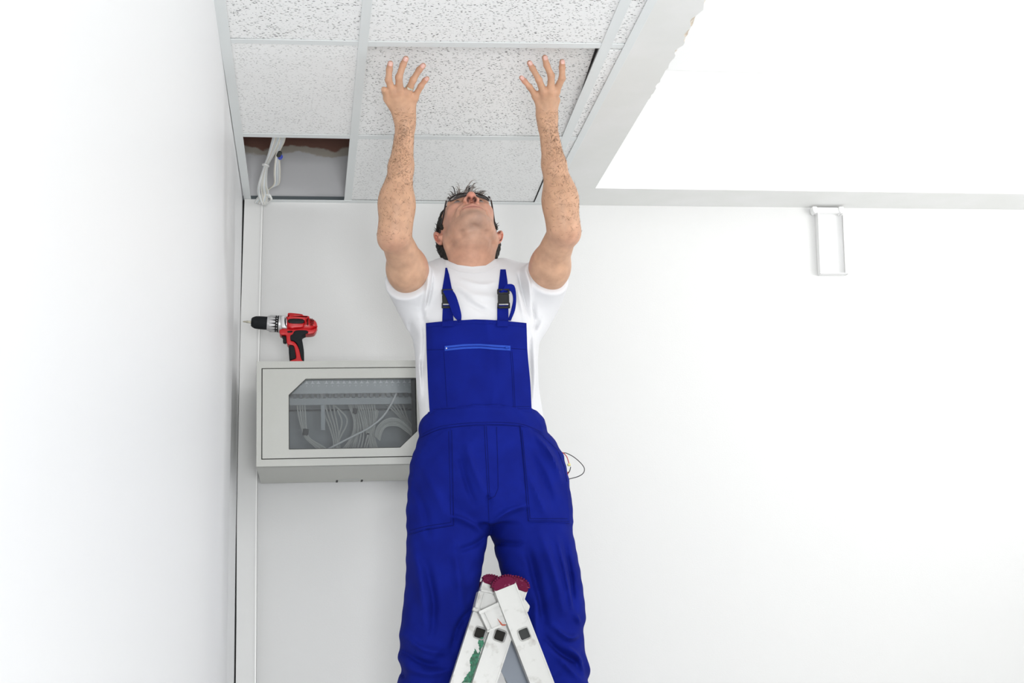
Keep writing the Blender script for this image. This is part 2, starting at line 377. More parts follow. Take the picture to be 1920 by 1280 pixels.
# plastered downstand: along the grid and along the back wall
def soffit():
    b = MB(); y1 = YW; YB = 4.0115; z0 = H-.0005
    N = 240; ys = np.linspace(YNEAR, YB, N); r = random.Random(3); rag = []
    ex = []
    for y in ys:
        j = 0
        if y < 3.02: j = .002*math.sin(y*37)+.003*math.sin(y*13+1)+.0025*r.uniform(-1, 1)
        elif y < 3.3: j = .003*r.uniform(-1, 1)
        ex.append(E0.x(y)+j)
    YRAG = atz(1262, 100, H)[1]; rr = random.Random(8); rg = [max(0, .0055+.004*math.sin(y*29)+.003*math.sin(y*71+2)+rr.uniform(-.002, .002)) for y in ys]
    V = []; F = []
    for i, y in enumerate(ys): V += [(D1.x(y), y, z0), (ex[i]-(rg[i] if y < YRAG else .0), y, z0), (ex[i], y, z0+.008), (ex[i]-.012 if y < 3.12 else ex[i]-.004, y, z0+.03), (ex[i]-.012 if y < 3.12 else ex[i]-.004, y, ZS), (D1.x(y), y, ZS)]
    for i in range(N-1):
        for k in range(6): F.append((i*6+k, i*6+(k+1) % 6, (i+1)*6+(k+1) % 6, (i+1)*6+k))
    F += [tuple(range(6)), tuple(range((N-1)*6, N*6))[::-1]]
    o = mesh_obj('trim_2', V, F, M['soffit']); S(o)
    bm = bmesh.new(); bm.from_mesh(o.data); bmesh.ops.recalc_face_normals(bm, faces=bm.faces); o.data.materials.append(M['plaster_raw'])
    for f in bm.faces:
        c = f.calc_center_median()
        if abs(f.normal.z) < .97 and f.normal.x > .1 and c.z < H+.04 and c.y < YRAG: f.material_index = 1
    bm.to_mesh(o.data); bm.free()
    x0 = D1.x(YW)
    b.slabz([(D1.x(YB), YB, z0), (XR, YB+.012, z0), (XR, YW-.001, z0), (x0, YW-.001, z0)], ZS-z0-.0005)
    S(b.build('trim_3', M['soffit']))
soffit()
# ------------------------------------------------------------------ sculpting toolkit (distance field + surface nets)
class Field:
    def __init__(s, lo, hi, h):
        s.lo = np.array(lo, np.float32); s.h = h
        s.n = np.ceil((np.array(hi)-np.array(lo))/h).astype(int)+1
        s.ax = [s.lo[i]+h*np.arange(s.n[i], dtype=np.float32) for i in range(3)]
        s.f = np.full(s.n, .5, np.float32)
    def sub(s, blo, bhi):
        i0 = np.clip(np.floor((np.array(blo)-s.lo)/s.h).astype(int), 0, s.n-1); i1 = np.clip(np.ceil((np.array(bhi)-s.lo)/s.h).astype(int)+1, 1, s.n)
        sl = tuple(slice(a, max(b, a+1)) for a, b in zip(i0, i1))
        X, Y, Z = np.meshgrid(s.ax[0][sl[0]], s.ax[1][sl[1]], s.ax[2][sl[2]], indexing='ij', sparse=True)
        return sl, X, Y, Z
    def op(s, sl, d, k, mode):
        a = s.f[sl]; d = d.astype(np.float32)
        if mode == 'u':
            h = np.maximum(k-np.abs(a-d), 0)/k if k > 0 else 0; s.f[sl] = np.minimum(a, d)-h*h*k/4
        else:
            d = -d; h = np.maximum(k-np.abs(a-d), 0)/k if k > 0 else 0; s.f[sl] = np.maximum(a, d)+h*h*k/4
    def cone(s, p0, p1, r0, r1, k=.01, flat=None, mode='u'):
        p0 = np.array(p0, np.float32); p1 = np.array(p1, np.float32); m = max(r0, r1)+k*1.2+2*s.h
        sl, X, Y, Z = s.sub(np.minimum(p0, p1)-m, np.maximum(p0, p1)+m)
        b = p1-p0; L2 = float(b@b)+1e-12; x, y, z = X-p0[0], Y-p0[1], Z-p0[2]
        t = np.clip((x*b[0]+y*b[1]+z*b[2])/L2, 0, 1); wx, wy, wz = x-t*b[0], y-t*b[1], z-t*b[2]
        q2 = wx*wx+wy*wy+wz*wz
        if flat:
            u, sc = flat; u = np.array(u, float); u /= np.linalg.norm(u); c = wx*u[0]+wy*u[1]+wz*u[2]; q2 = q2+c*c*(1/sc**2-1)
        d = np.sqrt(np.maximum(q2, 0))-(r0+(r1-r0)*t)
        s.op(sl, d, k, mode)
    def ell(s, c, r, R=None, k=.01, mode='u'):
        c = np.array(c, np.float32); r = np.array(r, float); m = r.max()+k*1.2+2*s.h
        sl, X, Y, Z = s.sub(c-m, c+m); x, y, z = X-c[0], Y-c[1], Z-c[2]
        if R is not None:
            R = np.array(R, float); x, y, z = [R[0, i]*x+R[1, i]*y+R[2, i]*z for i in range(3)]
        k0 = np.sqrt((x/r[0])**2+(y/r[1])**2+(z/r[2])**2); k1 = np.sqrt((x/r[0]**2)**2+(y/r[1]**2)**2+(z/r[2]**2)**2)
        s.op(sl, k0*(k0-1)/(k1+1e-9), k, mode)
    def loft(s, secs, k=.01, p=2.0, mode='u', pad=.03, end=.01):
        'secs: (z, cx, cy, rx, ry) stacked along z'
        A = np.array(sorted(secs), float); Q = []
        for i in range(5): Q.append(A[:, i])
        z0, z1 = A[0, 0], A[-1, 0]; rmx = A[:, 3].max()+pad; rmy = A[:, 4].max()+pad
        sl, X, Y, Z = s.sub((A[:, 1].min()-rmx, A[:, 2].min()-rmy, z0-pad), (A[:, 1].max()+rmx, A[:, 2].max()+rmy, z1+pad))
        zz = Z.ravel(); zd = np.linspace(z0, z1, 200)
        sm = [np.interp(zd, A[:, 0], A[:, i]) for i in range(1, 5)]
        ker = np.hanning(17); ker /= ker.sum()
        sm = [np.convolve(np.pad(q, 8, 'edge'), ker, 'valid') for q in sm]
        cx, cy, rx, ry = [np.interp(zz, zd, q).astype(np.float32)[None, None, :] for q in sm]
        q = (np.abs((X-cx)/rx)**p+np.abs((Y-cy)/ry)**p)**(1/p); d = (q-1)*np.minimum(rx, ry)
        dz = np.maximum(z0-Z, Z-z1)+end
        d = np.where(dz > 0, np.sqrt(np.maximum(d+end, 0)**2+dz**2)-end, d)+0*dz
        s.op(sl, d, k, mode)
    def bump(s, pts, w, amp):
        'raise (amp>0) or press in a fold along a polyline'
        P = np.array(pts, np.float32)
        for a, b in zip(P[:-1], P[1:]):
            m = 2.6*w; sl, X, Y, Z = s.sub(np.minimum(a, b)-m, np.maximum(a, b)+m)
            v = b-a; L2 = float(v@v)+1e-9; x, y, z = X-a[0], Y-a[1], Z-a[2]; t = np.clip((x*v[0]+y*v[1]+z*v[2])/L2, 0, 1)
            q = (x-t*v[0])**2+(y-t*v[1])**2+(z-t*v[2])**2
            s.f[sl] -= (amp*np.exp(-q/(w*w))*(q < m*m)).astype(np.float32)
    def crease(s, pts, w, amp):
        'fold of cloth running along a polyline seen from the front, fading out at both ends'
        P = spline(np.array(pts), 5).astype(np.float32); n = len(P); m = 2.5*w
        sl, X, Y, Z = s.sub((P[:, 0].min()-m, -9, P[:, 2].min()-m), (P[:, 0].max()+m, 9, P[:, 2].max()+m))
        X2 = X[:, :, 0]; Z2 = Z[0, :, :]; best = np.full((X.shape[0], Z.shape[2]), 9., np.float32); tt = np.zeros_like(best)
        for i in range(n-1):
            a, b = P[i], P[i+1]; v = (b-a)[[0, 2]]; L2 = float(v@v)+1e-9; x, z = X2-a[0], Z2-a[2]
            t = np.clip((x*v[0]+z*v[1])/L2, 0, 1); q = (x-t*v[0])**2+(z-t*v[1])**2; k = q < best; best = np.where(k, q, best); tt = np.where(k, (i+t)/(n-1), tt)
        g = amp*np.exp(-best/(w*w))*np.sin(np.pi*np.clip(tt, .02, .98))**.6*(best < m*m)
        s.f[sl] -= (g[:, None, :]*np.clip((3.50-Y)/.06, 0, 1)).astype(np.float32)
    def mesh(s):
        f = s.f; a = f < 0; c = np.zeros(np.array(f.shape)-1, np.uint8)
        S8 = [(i, j, k) for i in (0, 1) for j in (0, 1) for k in (0, 1)]
        n0, n1, n2 = c.shape
        for i, j, k in S8: c += a[i:i+n0, j:j+n1, k:k+n2]
        act = (c > 0) & (c < 8); I = np.argwhere(act); idx = np.full(c.shape, -1, np.int32); idx[act] = np.arange(len(I))
        val = {t: f[I[:, 0]+t[0], I[:, 1]+t[1], I[:, 2]+t[2]] for t in S8}
        acc = np.zeros((len(I), 3)); cnt = np.zeros(len(I))
        for t in S8:
            for ax in range(3):
                if t[ax] == 0:
                    u = list(t); u[ax] = 1; u = tuple(u); v0, v1 = val[t], val[u]; cr = (v0 < 0) != (v1 < 0)
                    tt = np.where(cr, v0/np.where(cr, v0-v1, 1), 0); p = np.tile(np.array(t, float), (len(I), 1)); p[:, ax] = tt
                    acc += p*cr[:, None]; cnt += cr
        V = s.lo+s.h*(I+acc/cnt[:, None]); Fs = []
        for ax in range(3):
            sh = list(f.shape); o = [0, 0, 0]; o[ax] = 1
            s0 = [slice(1, -1)]*3; s0[ax] = slice(0, -1); s1 = list(s0); s1[ax] = slice(1, None)
            A_, B_ = a[tuple(s0)], a[tuple(s1)]; cr = np.argwhere(A_ != B_); base = cr.copy()
            b1, b2 = [q for q in range(3) if q != ax]; base[:, b1] += 1; base[:, b2] += 1
            sign = A_[tuple(cr.T)]
            def cell(d1, d2):
                q = base.copy(); q[:, b1] -= d1; q[:, b2] -= d2; return idx[tuple(q.T)]
            q = np.stack([cell(1, 1), cell(0, 1), cell(0, 0), cell(1, 0)], 1)
            flip = sign if ax != 1 else ~sign
            q[~flip] = q[~flip][:, ::-1]; Fs.append(q)
        return V, np.vstack(Fs)
def fast_obj(name, V, F, m, parent=None, relax=0):
    V = np.array(V, np.float64)
    if relax:
        e = np.vstack([F[:, [i, (i+1) % 4]] for i in range(4)]); 
        for _ in range(relax):
            acc = np.zeros_like(V); cn = np.bincount(e[:, 0], minlength=len(V))+np.bincount(e[:, 1], minlength=len(V))
            for d in range(3): acc[:, d] = np.bincount(e[:, 0], V[e[:, 1], d], len(V))+np.bincount(e[:, 1], V[e[:, 0], d], len(V))
            V = .5*V+.5*acc/np.maximum(cn, 1)[:, None]
    me = bpy.data.meshes.new(name); me.vertices.add(len(V)); me.vertices.foreach_set('co', V.astype(np.float32).ravel())
    me.loops.add(F.size); me.loops.foreach_set('vertex_index', F.ravel().astype(np.int32)); me.polygons.add(len(F))
    me.polygons.foreach_set('loop_start', np.arange(0, F.size, 4, dtype=np.int32)); me.polygons.foreach_set('loop_total', np.full(len(F), 4, np.int32))
    me.polygons.foreach_set('use_smooth', np.ones(len(F), bool)); me.update(calc_edges=True); me.validate()
    me.materials.append(m); o = bpy.data.objects.new(name, me); COL.objects.link(o)
    if parent: o.parent = parent; o.matrix_parent_inverse = Matrix.Translation(-Vector(parent.location)) if parent.parent is None else Matrix.Identity(4)
    return o
def bvh_of(o):
    me = o.data; v = np.empty(len(me.vertices)*3, np.float32); me.vertices.foreach_get('co', v); v = v.reshape(-1, 3)
    return BVHTree.FromPolygons([Vector(p) for p in v.tolist()], [tuple(p.vertices) for p in me.polygons])
def merge_bvh(objs):
    V = []; F = []
    for o in objs:
        n = len(V); V += [v.co.copy() for v in o.data.vertices]; F += [tuple(i+n for i in p.vertices) for p in o.data.polygons]
    return BVHTree.FromPolygons(V, F)
def cast(B, px, py):
    d = Vector(ray(px, py)).normalized(); h = B.ray_cast(Vector(CAM), d)
    return (np.array(h[0]), np.array(h[1])) if h[0] is not None else (None, None)
def drape(B, rows, nu, nv, off, thick, name, m, parent, wob=0, smooth=True, fallY=3.45):
    'cloth patch laid on a surface; rows of (px,py) points from top to bottom'
    R = [np.array(r, float) for r in rows]; k = len(R); G = np.zeros((nv, nu, 3)); ok = np.zeros((nv, nu), bool)
    t = np.linspace(0, k-1, nv)
    for j in range(nv):
        i = min(int(t[j]), k-2); a = t[j]-i; row = R[i]*(1-a)+R[i+1]*a
        u = np.linspace(0, len(row)-1, nu)
        for q in range(nu):
            l = min(int(u[q]), len(row)-2); b = u[q]-l; p = row[l]*(1-b)+row[l+1]*b
            h, nrm = cast(B, *p)
            if h is not None: G[j, q] = h; ok[j, q] = True
            else: G[j, q] = at(p[0], p[1], fallY)
    # the depth of the patch follows the body, smoothed like stretched cloth
    Y = G[:, :, 1].copy()
    for j in range(nv):
        good = np.where(ok[j])[0]
        if len(good): Y[j] = np.interp(np.arange(nu), good, Y[j, good])
    for _ in range(2):
        P_ = np.pad(Y, 1, 'edge'); Y = np.minimum(Y, (P_[:-2, 1:-1]+P_[2:, 1:-1]+P_[1:-1, :-2]+P_[1:-1, 2:])/4)
    out = []
    for j in range(nv):
        for q in range(nu):
            d = G[j, q]-CAM; d = d*(Y[j, q]/G[j, q, 1]) if True else d
            p = CAM+d; o_ = off+(wob(j/(nv-1), q/(nu-1)) if wob else 0)
            p = p-np.array([0.06*0, 1, .15])*o_; out.append(p)
    out = np.array(out); n = nu*nv; nb = np.array([0, thick, 0.0])
    V = list(out)+list(out+nb); F = []
    for j in range(nv-1):
        for q in range(nu-1):
            a = j*nu+q; F.append((a, a+nu, a+nu+1, a+1)); F.append((n+a, n+a+1, n+a+nu+1, n+a+nu))
    bd = [q for q in range(nu)]+[j*nu+nu-1 for j in range(1, nv)]+[(nv-1)*nu+q for q in range(nu-2, -1, -1)]+[j*nu for j in range(nv-2, 0, -1)]
    for a, b in zip(bd, bd[1:]+bd[:1]): F.append((a, b, n+b, n+a))
    mb = MB(); mb.v = [tuple(v) for v in V]; mb.f = F
    return mb.build(name, m, parent, smooth=smooth)
def seam(B, pts, name, m, parent, r=.0011, off=.0004, lin=False):
    P = np.array(pts, float); r *= .72
    if lin: S_ = np.vstack([P[i]+(P[i+1]-P[i])*t for i in range(len(P)-1) for t in np.linspace(0, 1, 14)])
    else: S_ = spline(P, 10) if len(P) > 2 else np.array([P[0]+(P[1]-P[0])*t for t in np.linspace(0, 1, 16)])
    out = []
    for p in S_:
        h, nr = cast(B, *p)
        if h is not None: out.append(h+np.array([0, -off, 0]))
    if len(out) > 2: return MB().tube(out, r, 5).build(name, m, parent, smooth=True)
# ------------------------------------------------------------------ the worker
PER = empty('person', (at(915, 1000, 3.45)[0], 3.45, .74))
tag(PER, 'man in blue bib overalls and white T-shirt, head tilted back, hands raised', 'person')
YB_ = 3.45
def skin_mat():
    m = mat('skin', (.56, .33, .235), .5, spec=.35); nt = m.node_tree; N = nt.nodes.new; L = nt.links.new; b = nt.nodes['Principled BSDF']
    at_ = N('ShaderNodeAttribute'); at_.attribute_name = 'tint'; tc = N('ShaderNodeTexCoord')
    n = N('ShaderNodeTexNoise'); n.inputs['Scale'].default_value = 45; n.inputs['Detail'].default_value = 6; L(tc.outputs['Object'], n.inputs['Vector'])
    r = N('ShaderNodeMapRange'); r.inputs['From Min'].default_value = .3; r.inputs['From Max'].default_value = .7; r.inputs['To Min'].default_value = .88; r.inputs['To Max'].default_value = 1.1; L(n.outputs[0], r.inputs[0])
    v = N('ShaderNodeVectorMath'); v.operation = 'SCALE'; L(at_.outputs['Color'], v.inputs[0]); L(r.outputs[0], v.inputs['Scale']); L(v.outputs[0], b.inputs['Base Color'])
    b.inputs['Subsurface Weight'].default_value = .12; b.inputs['Subsurface Radius'].default_value = (1, .3, .15); b.inputs['Subsurface Scale'].default_value = .008
    bp = N('ShaderNodeBump'); bp.inputs['Strength'].default_value = .25; bp.inputs['Distance'].default_value = .0012
    n2 = N('ShaderNodeTexNoise'); n2.inputs['Scale'].default_value = 240; L(tc.outputs['Object'], n2.inputs['Vector']); L(n2.outputs[0], bp.inputs['Height']); L(bp.outputs[0], b.inputs['Normal'])
    return m
M['skin'] = skin_mat()
# head frame: origin between the ears, tilted back
TB = math.radians(52); HC = at(879, 436, 3.44); hz = math.radians(-1.5)
_ct, _st = math.cos(TB), math.sin(TB)
RX = np.array([[1, 0, 0], [0, _ct, -_st*-1], [0, -_st*1, _ct]])   # local forward (-y) tips upwards
RX = np.array([[1, 0, 0], [0, _ct, _st], [0, -_st, _ct]])
RZ = np.array([[math.cos(hz), 0, math.sin(hz)], [0, 1, 0], [-math.sin(hz), 0, math.cos(hz)]])
RH = RZ@RX
def hd(x, y, z): return HC+RH@np.array([x, y, z], float)
def hrot(rx=0, ry=0, rz=0):
    from mathutils import Euler
    return RH@np.array(Euler((rx, ry, rz)).to_matrix())
YH = 3.16
def fingertip(px, py, Y): return at(px, py, Y)
HANDS = {
 'l': dict(wrist=at(760, 236, 3.175), mcp=[at(737, 174, 3.115), at(749, 169, 3.11), at(764, 174, 3.118), at(777, 183, 3.13)],
           pip=[at(728.5, 150, 3.085), at(748, 145, 3.085), at(774.5, 150, 3.09), at(789, 162, 3.105)],
           dip=[at(730, 130, 3.072), at(755.5, 122, 3.07), at(786, 131, 3.078), at(796.5, 151, 3.095)],
           tip=[at(732, 119, 3.066), at(761, 110, 3.062), at(793.5, 123, 3.072), at(801, 147, 3.09)],
           thumb=[at(742, 205, 3.15), at(727, 185, 3.13), at(722.5, 172, 3.11), at(720, 168, 3.10)]),
 'r': dict(wrist=at(1027, 236, 3.175), mcp=[at(1042, 172, 3.12), at(1033, 172, 3.11), at(1019, 172, 3.115), at(1005, 180, 3.13)],
           pip=[at(1054, 146.5, 3.09), at(1033.5, 142, 3.085), at(1010.5, 150, 3.09), at(993, 163, 3.105)],
           dip=[at(1054, 127, 3.075), at(1025, 122, 3.07), at(998.5, 128, 3.078), at(983.5, 152, 3.095)],
           tip=[at(1054, 116, 3.07), at(1021.5, 108, 3.062), at(993, 118, 3.072), at(977.5, 145.5, 3.09)],
           thumb=[at(1038, 205, 3.17), at(1042, 188, 3.165), at(1040, 176, 3.155), at(1038, 170, 3.15)]),
}
FR = [(.0093, .0084, .0079, .0074), (.0096, .0087, .0080, .0076), (.0091, .0082, .0076, .0071), (.0080, .0073, .0066, .0061)]
ARMS = {'l': dict(sh=at(783, 548, 3.46), el=at(739, 438, 3.22), elr=at(735, 447, 3.235)), 'r': dict(sh=at(1010, 548, 3.46), el=at(1058, 428, 3.22), elr=at(1064, 436, 3.235))}
def body():
    F = Field((at(690, 300, 3.3)[0], 3.03, at(900, 655, 3.45)[2]), (at(1105, 430, 3.3)[0], 3.58, 2.745), .0021)
    # trunk under the shirt
    def sec(py, l, r, Y, ry, dr=0):
        a = at(l, py, Y); b = at(r, py, Y); return ((a[2]+b[2])/2, (a[0]+b[0])/2, Y, (b[0]-a[0])/2+dr, ry)
    F.loft([sec(640, 790, 1000, 3.46, .085), sec(600, 785, 1005, 3.46, .09), sec(560, 785, 1005, 3.46, .09), sec(525, 800, 980, 3.465, .08), sec(505, 825, 940, 3.47, .055)], k=.02)
    # neck
    nb = at(884, 520, 3.47)
    F.cone(nb+np.array([0, .0, -.02]), hd(0, .035, -.045), .066, .060, k=.02)
    F.cone(at(884, 505, 3.435), hd(0, -.012, -.078), .042, .036, k=.03)
    F.ell(at(884, 478, 3.388), (.016, .014, .020), k=.02)     # throat
    for sx in (-1, 1): F.cone(at(884+sx*12, 508, 3.405), hd(sx*.055, .02, -.045), .011, .014, k=.03)
    # head
    F.ell(hd(0, .012, .045), (.077, .097, .083), RH, k=.01)
    F.ell(hd(0, -.035, -.018), (.063, .058, .083), RH, k=.03)
    F.ell(hd(0, -.028, -.066), (.054, .052, .042), RH, k=.02)
    for sx in (-1, 1):
        F.cone(hd(sx*.050, .002, -.045), hd(sx*.020, -.070, -.094), .018, .014, k=.022)
        F.cone(hd(sx*.052, .004, -.045), hd(sx*.060, .004, .0), .014, .014, k=.02)
        F.ell(hd(sx*.039, -.064, -.012), (.021, .021, .018), RH, k=.02)
        F.cone(hd(sx*.012, -.090, .034), hd(sx*.050, -.072, .030), .009, .008, k=.012)
    F.ell(hd(0, -.078, -.101), (.021, .015, .013), RH, k=.012)
    F.bump([hd(-.018, -.094, -.080), hd(.018, -.094, -.080)], .006, -.0025)
    F.ell(hd(0, -.080, -.060), (.034, .016, .028), RH, k=.02)     # muzzle
    for sx in (-1, 1): F.ell(hd(sx*.031, -.095, .012), (.017, .014, .011), RH, k=.012, mode='s')
    for sx in (-1, 1): F.ell(hd(sx*.031, -.0735, .010), (.0125, .0125, .0115), RH, k=.003)
    for sx in (-1, 1): F.bump([hd(sx*.056, .010, -.066), hd(sx*.034, -.034, -.101), hd(0, -.052, -.113)], .010, -.0045)
    # nose
    F.cone(hd(0, -.088, .022), hd(0, -.113, -.024), .0075, .0105, k=.010)
    F.ell(hd(0, -.115, -.029), (.0115, .010, .0095), RH, k=.006)
    for sx in (-1, 1): F.ell(hd(sx*.0135, -.101, -.032), (.0088, .0115, .0088), RH, k=.006)
    for sx in (-1, 1): F.ell(hd(sx*.0078, -.107, -.043), (.0052, .0080, .012), hrot(0, 0, sx*.25), k=.002, mode='s')
    # mouth
    F.cone(hd(-.022, -.089, -.0605), hd(0, -.0965, -.057), .0035, .0052, k=.006); F.cone(hd(.022, -.089, -.0605), hd(0, -.0965, -.057), .0035, .0052, k=.006)
    F.cone(hd(-.018, -.0875, -.068), hd(.018, -.0875, -.068), .0062, .0062, k=.006)
    F.cone(hd(-.028, -.0915, -.0665), hd(0, -.0985, -.0630), .0022, .0028, k=.003, mode='s'); F.cone(hd(.028, -.0915, -.0665), hd(0, -.0985, -.0630), .0022, .0028, k=.003, mode='s')
    for sx in (-1, 1):   # fold from nose to mouth corner
        F.bump([hd(sx*.018, -.097, -.036), hd(sx*.031, -.085, -.056), hd(sx*.036, -.075, -.072)], .0055, -.0040)
        F.bump([hd(sx*.026, -.094, -.040), hd(sx*.040, -.078, -.056)], .009, .0028)
    # ears
    for sx in (-1, 1):
        R_ = hrot(.15, sx*.1, sx*.45)
        c = hd(sx*.083, .015, -.002)
        F.ell(c, (.0105, .0185, .028), R_, k=.004)
        F.ell(hd(sx*.078, .006, -.024), (.0085, .009, .009), R_, k=.006)
        F.ell(hd(sx*.0875, .010, -.016), (.0052, .0095, .018), R_, k=.002, mode='s')
        F.cone(hd(sx*.082, .002, -.024), hd(sx*.085, .012, -.016), .0032, .0028, k=.003)
    # arms and hands
    for sd, A in ARMS.items():
        h_ = HANDS[sd]; sx = -1 if sd == 'l' else 1
        sh, el, wr = A['sh'], A['el'], h_['wrist']
        F.ell(sh, (.052, .052, .05), k=.02)
        up = el-sh; ul = np.linalg.norm(up)
        F.cone(sh, sh+up*.45, .050, .050, k=.02); F.cone(sh+up*.45, el, .048, .037, k=.02)
        F.ell(sh+up*.42+np.array([sx*.006, 0, -.014]), (.040, .052, .042), k=.03)
        F.cone(A['elr'], el, .026, .030, k=.02)
        F.ell(A['elr']+np.array([sx*.012, .004, -.004]), (.018, .018, .02), k=.02)
        fo = wr-el
        F.cone(el, el+fo*.28, .036, .0385, k=.02); F.cone(el+fo*.28, el+fo*.62, .0385, .0305, k=.02); F.cone(el+fo*.62, wr, .0300, .0235, k=.015, flat=((0, 1, 0), .86))
        F.ell(el+fo*.25+np.array([-sx*-.008, -.006, 0]), (.032, .032, .062), k=.03)
        F.ell(el+fo*.22+np.array([-sx*.006, .006, 0]), (.030, .034, .060), k=.03)
        F.ell(wr+np.array([-sx*-.010*(-1 if sd == 'l' else 1)*0, -.012, .0]), (.012, .010, .012), k=.015)
        pc = np.mean(h_['mcp'], axis=0); ax = pc-wr; nrm = np.array([0, -.9, -.42])
        F.cone(wr, wr+ax*.45, .0235, .0270, k=.012, flat=(nrm, .66))
        for i, mc in enumerate(h_['mcp']):
            r0, r1, r2, r3 = FR[i]
            st = wr+(mc-wr)*.12
            F.cone(st, mc, .0125, .0105 if i < 3 else .0095, k=.010)
            F.bump([wr+(mc-wr)*.35, mc], .0035, .0019)
            F.cone(mc, h_['pip'][i], r0*1.12, r1, k=.0035)
            F.cone(h_['pip'][i], h_['dip'][i], r1, r2, k=.002); F.cone(h_['dip'][i], h_['tip'][i], r2, r3, k=.002)
            F.ell(h_['pip'][i], (r1*1.10,)*3, k=.003); F.ell(mc+np.array([0, -.001, 0]), (.0100, .0095, .0100), k=.006)
            F.ell(h_['dip'][i], (r2*1.06,)*3, k=.003)
        for i in range(3):   # webs
            F.cone(h_['mcp'][i]+np.array([0, .003, 0]), h_['mcp'][i+1]+np.array([0, .003, 0]), .008, .008, k=.006)
        T = h_['thumb']
        F.cone(wr+(T[0]-wr)*.4, T[1], .0130, .0115, k=.010); F.cone(T[1], T[2], .0105, .0088, k=.004); F.cone(T[2], T[3], .0088, .0078, k=.003)
        # palm heel
        F.ell(wr+ax*.35+np.array([0, .010, .004]), (.026, .014, .030), k=.015)
        # tendons and forearm muscle relief
        F.bump([wr+fo*-.02, wr+(pc-wr)*.6], .003, .0008)
        F.bump([el+fo*.15+np.array([sx*.006, -.03, 0]), el+fo*.7+np.array([sx*.002, -.024, 0])], .008, .0014)
        F.bump([el+fo*.15+np.array([-sx*.012, -.03, 0]), el+fo*.65+np.array([-sx*.008, -.024, 0])], .006, -.0012)
    V, Q = F.mesh(); del F
    o = fast_obj('body', V, Q, M['skin'], PER, relax=2)
    # skin colour varies over the body (pigment of skin, stubble, lips; shade painted into mouth slit and nostrils), as an attribute
    me = o.data; v = np.empty(len(me.vertices)*3, np.float32); me.vertices.foreach_get('co', v); v = v.reshape(-1, 3).astype(float)
    base = np.array([.56, .335, .22]); col = np.tile(base, (len(v), 1))
    def blend(mask, c): col[:] = col*(1-mask[:, None])+np.array(c)*mask[:, None]
    L_ = (v-HC)@RH    # head-local coordinates
    g = lambda c, s: np.exp(-(((L_-np.array(c))/np.array(s))**2).sum(1))
    headm = 1/(1+np.exp(-(-(L_[:, 2]+.16))/.012*-1)); headm = (np.linalg.norm(L_-np.array([0, 0, -.03]), axis=1) < .2).astype(float)
    blend(headm*.55, (.57, .30, .215))
    blend(.75*g((0, -.11, -.03), (.022, .03, .022)), (.66, .25, .19))
    for sx in (-1, 1):
        blend(.5*g((sx*.045, -.06, -.02), (.03, .04, .03)), (.66, .31, .24)); blend(.9*g((sx*.085, .012, 0), (.014, .035, .04)), (.68, .27, .20))
    st = np.clip(g((0, -.07, -.095), (.035, .03, .03))+.45*g((0, -.03, -.10), (.06, .06, .04)), 0, 1)*(L_[:, 2] < -.045)
    blend(.5*st, (.34, .25, .20))
    blend(.35*g((.012, -.082, -.108), (.014, .014, .012)), (.22, .17, .16))
    blend(.8*g((0, -.09, -.066), (.027, .014, .0085))*(L_[:, 1] < -.075), (.56, .20, .17))
    blend(np.clip(1.3*np.exp(-((L_[:, 2]+.0632+.0035*(L_[:, 0]/.026)**2)/.0018)**2)*(np.abs(L_[:, 0]) < .028)*(L_[:, 1] < -.08), 0, 1), (.20, .06, .05))  # dark line paints the shade between the lips
    for sx in (-1, 1): blend(np.clip(2.2*g((sx*.0078, -.107, -.040), (.0048, .0070, .0085)), 0, 1), (.03, .006, .005))  # near-black tint paints the shade inside the nostrils
    nk = ((v[:, 2] < at(885, 470, 3.4)[2]) & (np.abs(v[:, 0]-at(885, 480, 3.4)[0]) < .1) & (v[:, 1] > 3.33)).astype(float)
    blend(nk*.35, (.54, .28, .19))
    for sd in 'lr':
        for i in range(4):
            for p, a_, s_ in ((HANDS[sd]['tip'][i], .65, .014), (HANDS[sd]['dip'][i], .4, .012), (HANDS[sd]['pip'][i], .35, .012), (HANDS[sd]['mcp'][i], .35, .014)):
                blend(a_*np.exp(-((v-p)**2).sum(1)/s_**2), (.58, .24, .165))
        e = ARMS[sd]['elr']; blend(.6*np.exp(-((v-e-np.array([0, -.02, -.01]))**2).sum(1)/.028**2), (.60, .27, .19))
        # forearms a little more tanned than upper arms
        el, wr = ARMS[sd]['el'], HANDS[sd]['wrist']; t = ((v-el)@(wr-el))/((wr-el)@(wr-el)); near = (np.abs(v[:, 0]-(el[0]+np.clip(t, 0, 1)*(wr[0]-el[0]))) < .06)
        blend(.45*np.clip((t+.15)/.3, 0, 1)*near*(v[:, 2] > el[2]-.03), (.50, .285, .17))
    ca = me.color_attributes.new('tint', 'FLOAT_COLOR', 'POINT'); ca.data.foreach_set('color', np.hstack([col, np.ones((len(v), 1))]).astype(np.float32).ravel())
    return o
BODY = body(); BB = bvh_of(BODY)
